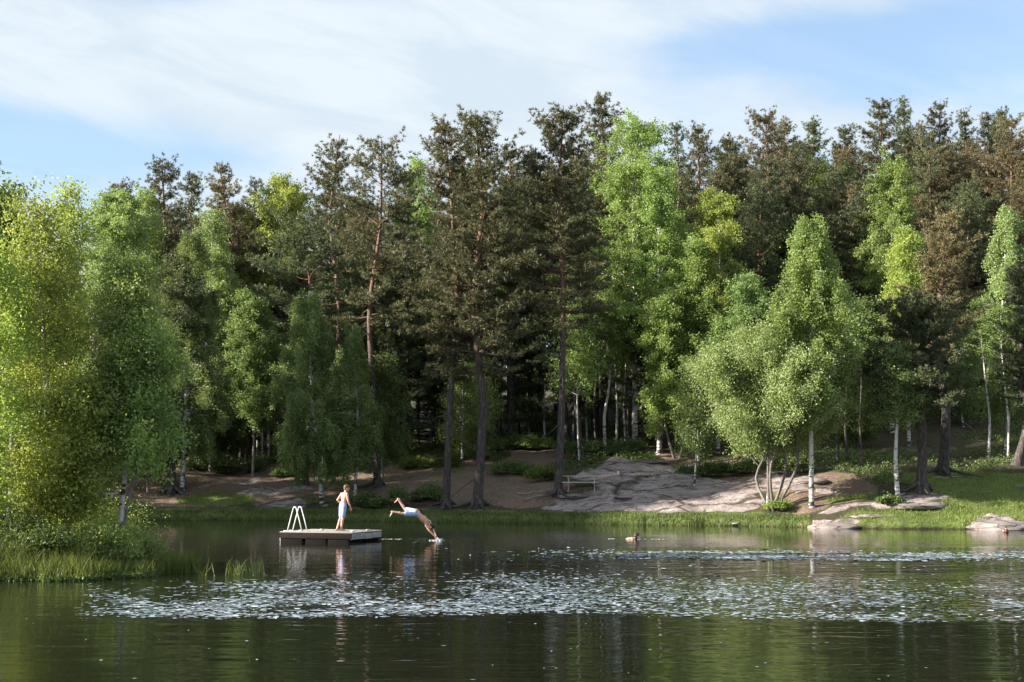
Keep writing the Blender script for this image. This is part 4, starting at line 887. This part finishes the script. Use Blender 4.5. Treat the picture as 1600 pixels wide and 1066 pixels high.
# ================================================================== PICNIC TABLE
M_TBL = mat_simple('grey_table_wood', (.50, .46, .44), (.36, .33, .31), .8, 5, bump=.004, stretch=(1, 5, 5))
X, Y, z = place_xy(907, 768); tb = thing('picnic_table', (X, Y, z), "grey wooden picnic table with attached benches beside the tallest pine", 'table', rz=R(-4))
for k in range(5):
    m = MB(); m.box((0, -.30 + k * .15, .735), (1.72, .135, .04)); bevel(link('top_plank', m.mesh('top_plank', M_TBL, False), tb), .005)
for s in (-1, 1):
    m = MB(); m.box((0, s * .68, .44), (1.72, .26, .04)); bevel(link('bench', m.mesh('bench', M_TBL, False), tb), .005)
for sx in (-.62, .62):
    m = MB(); m.box((sx, 0, .39), (.05, 1.46, .09)); m.box((sx, 0, .69), (.05, .68, .07)); link('cross_rail', m.mesh('cross_rail', M_TBL, False), tb)
    for s in (-1, 1):
        a = s * R(24); M3 = [[1, 0, 0], [0, math.cos(a), -math.sin(a)], [0, math.sin(a), math.cos(a)]]
        m = MB(); m.box((sx + .052, s * .42, .345), (.05, .10, .82), M3); link('leg', m.mesh('leg', M_TBL, False), tb)
# litter on the granite slope
X, Y, z = place_xy(966, 742); m = MB(); m.tube([(0, 0, 0), (0, 0, .02), (0, 0, .16), (0, 0, .165)], [.045, .05, .065, .066], 14)
cup = thing('paper_cup', (X, Y, z), "small white paper cup left standing on the granite slope", 'cup'); link('cup_body', m.mesh('cup_body', mat_simple('white_paper', (.8, .8, .8), (.75, .75, .75))), cup)
m = MB(); m.tube([(0, 0, .166), (0, 0, .178)], [.069, .064], 14); link('lid', m.mesh('lid', M_WHITEM), cup)
# fallen sticks by the roots
M_STICK = mat_simple('dead_wood', (.38, .33, .29), (.22, .19, .17), .9, 12)
for k, (px, py, L_, a, lab) in enumerate([(838, 778, 1.2, .1, "long pale dead branch on soil left of the tallest pine"), (850, 770, .8, .7, "short dead stick crossing the roots of the tallest pine"), (822, 774, .9, -.2, "dead stick lying farthest left of the tallest pine's roots"), (925, 770, .9, .5, "dead stick under the picnic table's right end"), (942, 768, .7, -.7, "bent dead stick right of the picnic table"), (1265, 770, 1.3, .2, "dead branch on dark soil right of the willow"), (1480, 748, 1.4, .35, "fallen pale branch between the two dark trunks on the right bank")]):
    X, Y, z = place_xy(px, py); m = MB(); r_ = np.random.default_rng(k); ss = np.linspace(-.5, .5, 6)
    pts = [(s * L_ * math.cos(a), s * L_ * math.sin(a) * .6, .06 + r_.normal() * .02 + hgt(X + s * L_ * math.cos(a), Y + s * L_ * math.sin(a) * .6) - z) for s in ss]
    m.tube(pts, np.linspace(.035, .012, 6), 6); c_ = pts[3]; m.tube([c_, (c_[0] + .15, c_[1], c_[2] + .14), (c_[0] + .34, c_[1] + .05, c_[2] + .2)], [.016, .012, .005], 5)
    o = link('fallen_branch', m.mesh('fallen_branch', M_STICK), loc=(X, Y, z)); tag(o, lab, 'branch', 'fallen branches')
# ================================================================== PEOPLE
M_SKIN = mat_simple('skin', (.56, .34, .26), (.48, .27, .20), .45, 5, spec=.4, sss=.12)
M_SHORT = mat_simple('pale_blue_shorts', (.33, .41, .66), (.26, .33, .58), .8, 9)
M_SHORT2 = mat_simple('blue_shorts', (.24, .35, .68), (.44, .52, .74), .8, 7)
M_HAIR = mat_simple('brown_hair', (.16, .085, .05), (.09, .05, .03), .55, 40, stretch=(1, 1, 4))
M_HAIRD = mat_simple('dark_hair', (.035, .025, .022), (.02, .015, .013), .5, 40)
M_EYE = mat_simple('eye', (.03, .02, .02), (.02, .02, .02), .2); M_LIP = mat_simple('lips', (.45, .18, .15), (.42, .17, .14), .5)
V3 = lambda *a: np.array(a, float)
def fuse(name, build, mat, vox=.006, smooth=5, parent=None, sm=.6):
    m = MB(); build(m); me = m.mesh(name, None, False); o = link(name, me)
    r = o.modifiers.new('r', 'REMESH'); r.mode = 'VOXEL'; r.voxel_size = vox
    s_ = o.modifiers.new('s', 'SMOOTH'); s_.factor = sm; s_.iterations = smooth
    dg = bpy.context.evaluated_depsgraph_get(); me2 = bpy.data.meshes.new_from_object(o.evaluated_get(dg))
    o.modifiers.clear(); o.data = me2; bpy.data.meshes.remove(me); me2.name = name
    me2.materials.clear(); me2.materials.append(mat); me2.polygons.foreach_set('use_smooth', np.ones(len(me2.polygons), bool))
    if parent: o.parent = parent
    return o
def limb(m, pts, rad, k=12, sy=1.0):
    P = []; Q = []
    for i in range(len(pts) - 1):
        for t in np.linspace(0, 1, 5)[: 5 if i == len(pts) - 2 else 4]:
            P.append(pts[i] * (1 - t) + pts[i + 1] * t); Q.append(rad[i] * (1 - t) + rad[i + 1] * t)
    m.tube(P, Q, k, True, sy)
    for p, r in ((pts[0], rad[0]), (pts[-1], rad[-1])): m.ellip(p, (r, r, r), None, 10, 7)
    for p, r in zip(pts[1:-1], rad[1:-1]): m.ellip(p, (r * 1.02,) * 3, None, 10, 7)
def frame(z, x):           # columns: x', y', z'
    z = z / np.linalg.norm(z); x = x - z * x.dot(z); x /= np.linalg.norm(x); return np.stack([x, np.cross(z, x), z], 1)
def hand(m, wrist, d, palm, side, s=1.0, curl=.5):
    """d: direction along the hand, palm: palm normal, side: +1/-1 which way the thumb sits"""
    Fm = frame(d, palm); n, lat, dd = Fm[:, 0], Fm[:, 1] * side, Fm[:, 2]
    limb(m, [wrist, wrist + dd * .035 * s], [.020 * s, .024 * s], 10)
    m.ellip(wrist + dd * .055 * s, (.014 * s, .036 * s, .045 * s), Fm)
    for i, (o_, l_) in enumerate(((.027, .062), (.009, .070), (-.009, .066), (-.026, .052))):
        b = wrist + dd * .085 * s + lat * o_ * s; c1 = b + (dd + n * curl * .3 + lat * o_ * 3) * l_ * .5 * s; c2 = c1 + (dd + n * curl + lat * o_ * 2) * l_ * .45 * s
        limb(m, [b - dd * .02 * s, b, c1, c2], [.0095 * s, .0092 * s, .0085 * s, .007 * s], 8)
    b = wrist + dd * .03 * s + lat * .026 * s; limb(m, [b, b + (dd * .6 + lat * .75 + n * .3) * .035 * s, b + (dd * 1.2 + lat * .9 + n * .6) * .05 * s], [.012 * s, .0105 * s, .0085 * s], 8)
def foot(m, ankle, d, up, s=1.0):
    Fm = frame(up, d); f_ = Fm[:, 0]; l_ = Fm[:, 1]; u_ = Fm[:, 2]
    m.ellip(ankle - u_ * .045 * s - f_ * .035 * s, (.040 * s, .033 * s, .030 * s), Fm); m.ellip(ankle - u_ * .040 * s + f_ * .045 * s, (.085 * s, .036 * s, .028 * s), Fm)
    m.ellip(ankle - u_ * .052 * s + f_ * .115 * s, (.055 * s, .044 * s, .018 * s), Fm)
    for i in range(5): limb(m, [ankle - u_ * .055 * s + f_ * .135 * s + l_ * (-.032 + .016 * i) * s, ankle - u_ * .058 * s + f_ * (.178 - .006 * abs(i - 1)) * s + l_ * (-.034 + .017 * i) * s], [.011 * s, .009 * s], 8)
def body(m, J, s=1.0, HD=None):
    sp, ch, nk, hd = J['pelvis'], J['chest'], J['neck'], J['head']; fwd = J['fwd']; Ft = frame(ch - sp, fwd)
    m.ellip(sp, (.085 * s, .130 * s, .11 * s), Ft); m.ellip(sp * .55 + ch * .45, (.078 * s, .112 * s, .13 * s), Ft); m.ellip(ch - Ft[:, 2] * .02, (.090 * s, .140 * s, .15 * s), Ft)
    m.ellip(ch + Ft[:, 2] * .09 * s, (.070 * s, .135 * s, .07 * s), Ft)
    m.ellip(sp - Ft[:, 0] * .045 * s - Ft[:, 2] * .04 * s, (.075 * s, .115 * s, .085 * s), Ft)
    limb(m, [ch + Ft[:, 2] * .08 * s, nk, nk * .5 + hd * .5], [.062 * s, .048 * s, .045 * s], 12)
    hs = s if HD is None else HD
    Fh = frame(J['headup'], J['look']); f_, l_, u_ = Fh.T
    m.ellip(hd + u_ * .02 * hs - f_ * .012 * hs, (.092 * hs, .074 * hs, .088 * hs), Fh); m.ellip(hd + f_ * .022 * hs - u_ * .045 * hs, (.060 * hs, .052 * hs, .062 * hs), Fh)
    m.ellip(hd + f_ * .055 * hs - u_ * .088 * hs, (.024 * hs, .026 * hs, .020 * hs), Fh)
    limb(m, [hd + f_ * .078 * hs + u_ * .008 * hs, hd + f_ * .100 * hs - u_ * .030 * hs], [.008 * hs, .014 * hs], 8)
    for q in (-1, 1): m.ellip(hd + l_ * q * .076 * hs - f_ * .005 * hs - u_ * .015 * hs, (.017 * hs, .009 * hs, .029 * hs), Fh)
    for q in ('L', 'R'):
        limb(m, [J['sh' + q] * .45 + ch * .55, J['sh' + q]], [.058 * s, .050 * s]); limb(m, [J['sh' + q], J['el' + q], J['wr' + q]], [.046 * s, .036 * s, .024 * s])
        m.ellip(J['el' + q] * .72 + J['wr' + q] * .28, (.037 * s,) * 3)
        if 'hp' + q in J:
            limb(m, [J['hp' + q], J['kn' + q], J['an' + q]], [.078 * s, .052 * s, .034 * s], 14); m.ellip(J['kn' + q] * .68 + J['an' + q] * .32 - J['calf' + q] * .012, (.048 * s,) * 3)
def face_parts(o, J, s, lip=True):
    Fh = frame(J['headup'], J['look']); f_, l_, u_ = Fh.T; hd = J['head']
    for q in (-1, 1):
        m = MB(); m.ellip(hd + f_ * .074 * s + l_ * q * .029 * s + u_ * .002 * s, (.007 * s, .011 * s, .006 * s), Fh); link('eye', m.mesh('eye', M_EYE), o)
    m = MB(); m.ellip(hd + f_ * .082 * s - u_ * .060 * s, (.006 * s, .020 * s, .006 * s), Fh); link('mouth', m.mesh('mouth', M_LIP), o)
def hair(o, J, s, mat, long_=0):
    Fh = frame(J['headup'], J['look']); f_, l_, u_ = Fh.T; hd = J['head']
    def b(m):
        m.ellip(hd + u_ * .034 * s - f_ * .022 * s, (.094 * s, .082 * s, .088 * s), Fh); m.ellip(hd - f_ * .052 * s - u_ * .02 * s, (.050 * s, .066 * s, .062 * s), Fh)
        limb(m, [hd + u_ * .088 * s + f_ * .045 * s, hd + u_ * .062 * s + f_ * .078 * s], [.030 * s, .020 * s])
        for q in (-1, 1): m.ellip(hd + l_ * q * .066 * s + u_ * .035 * s - f_ * .0 * s, (.035 * s, .016 * s, .035 * s), Fh)
    return fuse('hair', b, mat, .006, 2, o)
UP = V3(0, 0, 1)
# --- boy standing on the raft, back turned
ts = 1.0
J = dict(pelvis=V3(.13, 0, .86), chest=V3(.165, 0, 1.13), neck=V3(.215, 0, 1.30), head=V3(.262, 0, 1.425), headup=V3(.12, 0, 1), look=V3(1, -.25, -.10), fwd=V3(1, 0, 0),
         shL=V3(.17, .155, 1.235), shR=V3(.18, -.155, 1.235), elL=V3(.05, .235, 1.03), elR=V3(.20, -.205, 1.00), wrL=V3(.20, .20, .86), wrR=V3(.30, -.19, .80),
         hpL=V3(.12, .075, .82), hpR=V3(.12, -.075, .82), knL=V3(.10, .085, .45), knR=V3(.07, -.09, .45), anL=V3(-.04, .085, .085), anR=V3(.00, -.11, .085), calfL=V3(1, 0, 0), calfR=V3(1, 0, 0))
def bboy(m):
    body(m, J, ts)
    hand(m, J['wrL'], V3(.6, -.1, -.75), V3(-.3, -1, 0), 1, .95); hand(m, J['wrR'], V3(.35, .05, -.93), V3(0, 1, 0), -1, .95)
    foot(m, J['anL'], V3(1, .12, 0), UP, .95); foot(m, J['anR'], V3(1, -.15, 0), UP, .95)
bx_ = x_at(530.5, 47.9, DZ)
boy = fuse('person', bboy, M_SKIN); boy.location = (bx_, 47.9, DZ - .008); boy.rotation_euler = (0, 0, R(38))
tag(boy, "bare chested boy in pale blue shorts standing on the raft, looking away towards the diver", 'person')
def sh(m):
    limb(m, [J['pelvis'] + V3(0, 0, .055), J['pelvis'] - V3(.02, 0, .03)], [.112, .112], 18); m.ellip(V3(.12, 0, .84), (.115, .155, .11)); m.ellip(V3(.125, 0, .90), (.100, .142, .06))
    for q in ('L', 'R'):
        k_ = J['kn' + q]; limb(m, [J['hp' + q], J['hp' + q] * .5 + k_ * .5, k_ + V3(0, 0, .06)], [.092, .084, .074], 16)
fuse('shorts', sh, M_SHORT, .007, 3, boy); hair(boy, J, 1.0, M_HAIR); face_parts(boy, J, 1.0)
# --- diver, stretched out over the water, hands just reaching it
DY = 48.4
def pp(px, py, dy=0):
    Y = DY + dy; zz = z_at(Y, py); return V3(x_at(px, Y, zz), Y, zz)
o0 = pp(650, 815)
K = {}
K['pelvis'] = pp(650.5, 801.6); K['chest'] = pp(662.3, 811.6, -.02); K['neck'] = pp(668.0, 819.0); K['head'] = pp(673.6, 822.6, .10)
K['shL'] = pp(671.4, 815.4, .11); K['shR'] = pp(665.8, 821.4, -.11)
K['elL'] = pp(677.0, 827.2, .12); K['elR'] = pp(671.2, 829.6, -.10); K['wrL'] = pp(681.4, 838.2, .04); K['wrR'] = pp(679.6, 838.0, -.05)
K['hpL'] = pp(648.2, 799.2, .08); K['hpR'] = pp(647.0, 803.4, -.08); K['knL'] = pp(633.2, 796.0, .26); K['knR'] = pp(630.0, 803.0, -.28)
K['anL'] = pp(621.6, 779.6, .24); K['anR'] = pp(612.2, 799.8, -.34)
K['calfL'] = V3(-.5, 0, -.6); K['calfR'] = V3(0, 0, -1)
fw = V3(-.47, .60, -.53); K['fwd'] = fw; K['look'] = V3(-.2, .45, -.8); K['headup'] = K['head'] - K['neck'] + V3(.02, 0, -.03)
K = {k: (v - o0 if k not in ('fwd', 'look', 'headup', 'calfL', 'calfR') else v) for k, v in K.items()}
def bdiv(m):
    body(m, K, 1.0)
    dv = (K['wrL'] - K['elL']); dv2 = K['wrR'] - K['elR']
    hand(m, K['wrL'], dv + V3(.0, -.04, 0), V3(-.5, -.6, 0), 1, .95, .1); hand(m, K['wrR'], dv2 + V3(0, .04, 0), V3(-.5, .6, 0), -1, .95, .1)
    foot(m, K['anL'], V3(-.88, .0, -.45), V3(.50, 0, -.86) * -1, .95); foot(m, K['anR'], V3(-.62, -.05, -.75), V3(.75, 0, -.62) * -1, .95)
div = fuse('person', bdiv, M_SKIN); div.location = o0
tag(div, "boy in blue shorts diving head first off the raft, legs apart, hands touching the water", 'person')
def sh2(m):
    up_ = unit(K['chest'] - K['pelvis']); Ft = frame(up_, K['fwd'])
    m.ellip(K['pelvis'], (.102, .140, .095), Ft); m.ellip(K['pelvis'] + up_ * .055, (.092, .130, .06), Ft)
    for q in ('L', 'R'): limb(m, [K['hp' + q], K['hp' + q] * .45 + K['kn' + q] * .55, K['hp' + q] * .18 + K['kn' + q] * .82], [.088, .086, .080], 16)
fuse('shorts', sh2, M_SHORT2, .007, 3, div); hair(div, K, 1.0, M_HAIRD); face_parts(div, K, 1.0)
# --- swimmer
SY = 49.5; sx_ = x_at(995, SY, .05)
Q_ = dict(pelvis=V3(-.62, 0, -.10), chest=V3(-.26, 0, .005), neck=V3(-.08, 0, .055), head=V3(.02, 0, .125), headup=V3(-.25, 0, 1), look=V3(1, .25, -.05), fwd=V3(.3, 0, -1),
          shL=V3(-.16, .155, .01), shR=V3(-.16, -.155, .01), elL=V3(.12, .2, -.07), elR=V3(.12, -.2, -.07), wrL=V3(.34, .13, -.06), wrR=V3(.34, -.13, -.06),
          hpL=V3(-.68, .08, -.13), hpR=V3(-.68, -.08, -.13), knL=V3(-1.05, .14, -.28), knR=V3(-1.05, -.14, -.28), anL=V3(-1.42, .12, -.16), anR=V3(-1.42, -.12, -.16), calfL=V3(0, 0, -1), calfR=V3(0, 0, -1))
def bsw(m):
    body(m, Q_, 1.05); hand(m, Q_['wrL'], V3(1, -.1, 0), V3(0, 0, -1), 1); hand(m, Q_['wrR'], V3(1, .1, 0), V3(0, 0, -1), -1)
    foot(m, Q_['anL'], V3(-1, 0, -.3), V3(-.3, 0, 1) * -1); foot(m, Q_['anR'], V3(-1, 0, -.3), V3(-.3, 0, 1) * -1)
swm = fuse('person', bsw, M_SKIN); swm.location = (sx_, SY, -.045)
tag(swm, "swimmer with dark hair doing breaststroke in the middle of the lake, back above the water", 'person')
hair(swm, Q_, 1.05, M_HAIRD); face_parts(swm, Q_, 1.05)
def shs(m):
    m.ellip(Q_['pelvis'], (.125, .15, .10), frame(Q_['chest'] - Q_['pelvis'], Q_['fwd']))
    for q in ('L', 'R'): limb(m, [Q_['hp' + q], Q_['hp' + q] * .4 + Q_['kn' + q] * .6], [.095, .085], 14)
fuse('shorts', shs, M_HAIRD, .008, 3, swm)
# --- broken water: foam round the hands, by the raft, along the swimmer
M_FOAM = mat_simple('foam', (.80, .83, .86), (.70, .74, .78), .35, 30)
def foam(name, pts, lab):
    m = MB()
    for (x, y, z, a, b, c) in pts: m.ellip((x, y, z), (a, b, c), None, 8, 5)
    o = link(name, m.mesh(name, M_FOAM)); tag(o, kind='stuff'); return o
wl = o0 + K['wrL']; wr_ = o0 + K['wrR']
pts = [(wl[0] + .10 + rng.normal() * .07, DY + rng.normal() * .10, abs(rng.normal()) * .035 + .004, .022 * rng.uniform(.4, 1.4), .02, .014 * rng.uniform(.5, 1.8)) for _ in range(16)]
pts += [(wl[0] + .05 + rng.normal() * .16, DY + rng.normal() * .18, .004, .05, .03, .005) for _ in range(16)]
foam('splash', pts, '')
pts = [(x_at(598 + 30 * t, 49.3, 0) , 49.3 + rng.normal() * .05, .003, rng.uniform(.015, .05), .012, .0025) for t in rng.random(14) ** 1.3]
foam('foam_streak', pts, '')
pts = [(sx_ + rng.uniform(.05, .95), SY - .16 + rng.normal() * .05, .002, rng.uniform(.02, .06), .012, .0025) for _ in range(12)] + [(sx_ - rng.uniform(.75, .98), SY + rng.normal() * .05, .002, rng.uniform(.02, .05), .012, .003) for _ in range(10)]
foam('swimmer_wake', pts, '')
# sky glints on the ripples, put in as small pale flecks: a dense drift in front, a thin far one, strays between
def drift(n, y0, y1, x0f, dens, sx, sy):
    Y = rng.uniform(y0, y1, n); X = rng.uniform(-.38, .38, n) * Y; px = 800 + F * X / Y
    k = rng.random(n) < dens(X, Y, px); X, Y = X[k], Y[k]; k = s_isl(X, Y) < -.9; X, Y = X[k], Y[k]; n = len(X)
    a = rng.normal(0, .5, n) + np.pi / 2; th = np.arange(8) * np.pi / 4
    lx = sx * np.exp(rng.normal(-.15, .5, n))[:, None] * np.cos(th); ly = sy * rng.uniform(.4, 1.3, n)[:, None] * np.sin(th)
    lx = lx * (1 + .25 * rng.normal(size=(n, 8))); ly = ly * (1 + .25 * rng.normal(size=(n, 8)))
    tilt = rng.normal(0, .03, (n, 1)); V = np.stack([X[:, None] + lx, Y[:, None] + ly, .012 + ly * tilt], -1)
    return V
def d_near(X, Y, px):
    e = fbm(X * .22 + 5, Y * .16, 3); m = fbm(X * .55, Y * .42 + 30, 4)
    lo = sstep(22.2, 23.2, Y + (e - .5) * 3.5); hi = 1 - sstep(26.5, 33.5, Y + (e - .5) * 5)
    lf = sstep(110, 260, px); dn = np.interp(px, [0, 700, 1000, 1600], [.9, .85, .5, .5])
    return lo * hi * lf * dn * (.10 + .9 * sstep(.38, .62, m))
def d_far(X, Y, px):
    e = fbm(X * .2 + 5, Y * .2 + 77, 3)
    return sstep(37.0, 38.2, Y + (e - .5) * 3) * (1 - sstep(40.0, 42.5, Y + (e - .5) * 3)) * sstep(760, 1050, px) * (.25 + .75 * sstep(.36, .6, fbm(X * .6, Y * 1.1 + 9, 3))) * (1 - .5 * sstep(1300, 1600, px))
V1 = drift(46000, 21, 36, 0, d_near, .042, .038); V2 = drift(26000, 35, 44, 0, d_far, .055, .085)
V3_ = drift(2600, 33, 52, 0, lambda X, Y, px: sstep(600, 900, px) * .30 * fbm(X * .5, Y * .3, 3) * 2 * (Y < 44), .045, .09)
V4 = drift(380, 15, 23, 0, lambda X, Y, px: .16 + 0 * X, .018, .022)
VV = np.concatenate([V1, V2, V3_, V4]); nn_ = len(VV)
M_FLK = mat_simple('pale_glint_fleck', (.42, .50, .62), (.24, .30, .39), .25, 3, spec=.6)  # brightness of the water glitter is put into this colour
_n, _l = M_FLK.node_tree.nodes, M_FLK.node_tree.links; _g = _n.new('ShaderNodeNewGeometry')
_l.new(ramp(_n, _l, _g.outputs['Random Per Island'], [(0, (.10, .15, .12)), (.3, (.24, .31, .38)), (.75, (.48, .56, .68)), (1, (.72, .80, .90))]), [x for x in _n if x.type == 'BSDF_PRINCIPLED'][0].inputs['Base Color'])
me = mesh_from('glint_flecks', VV.reshape(-1, 3), np.arange(nn_ * 8), np.full(nn_, 8), False, [M_FLK])
tag(link('glint_flecks', me), kind='stuff')
# ================================================================== DUCK
M_DBR = mat_simple('brown_breast', (.16, .055, .045), (.11, .04, .035), .6, 20); M_DHD = mat_simple('dark_green_head', (.012, .035, .022), (.01, .025, .02), .35, 10); M_DGR = mat_simple('grey_back', (.30, .28, .27), (.22, .2, .19), .6, 20)
M_BILL = mat_simple('yellow_bill', (.5, .42, .10), (.45, .36, .08), .4)
dY = 54.8; dX = x_at(1572, dY, 0)
def dk(m):
    m.ellip(V3(0, .10, .05), (.105, .20, .085)); m.ellip(V3(0, -.06, .075), (.085, .09, .085)); limb(m, [V3(0, -.09, .10), V3(-.005, -.11, .185)], [.045, .030])
    limb(m, [V3(0, .25, .08), V3(0, .36, .13)], [.045, .012])
duck = fuse('duck', dk, M_DBR, .006, 3); duck.location = (dX, dY, -.01); duck.rotation_euler = (0, 0, R(-12)); tag(duck, "brown breasted drake floating in front of the pinkish slab near the right edge", 'duck')
m = MB(); m.ellip(V3(-.004, -.125, .235), (.034, .044, .036)); m.tube([(-.004, -.11, .185), (-.004, -.115, .225)], [.030, .030], 10); link('head', m.mesh('head', M_DHD), duck)
m = MB(); m.tube([(-.003, -.105, .165), (-.004, -.108, .178)], [.036, .035], 12); link('collar', m.mesh('collar', M_FOAM), duck)
m = MB(); m.ellip(V3(-.004, -.185, .225), (.014, .032, .008)); link('bill', m.mesh('bill', M_BILL), duck)
for q in (-1, 1):
    m = MB(); m.ellip(V3(q * .085, .13, .075), (.030, .17, .055)); link('wing', m.mesh('wing', M_DGR), duck)
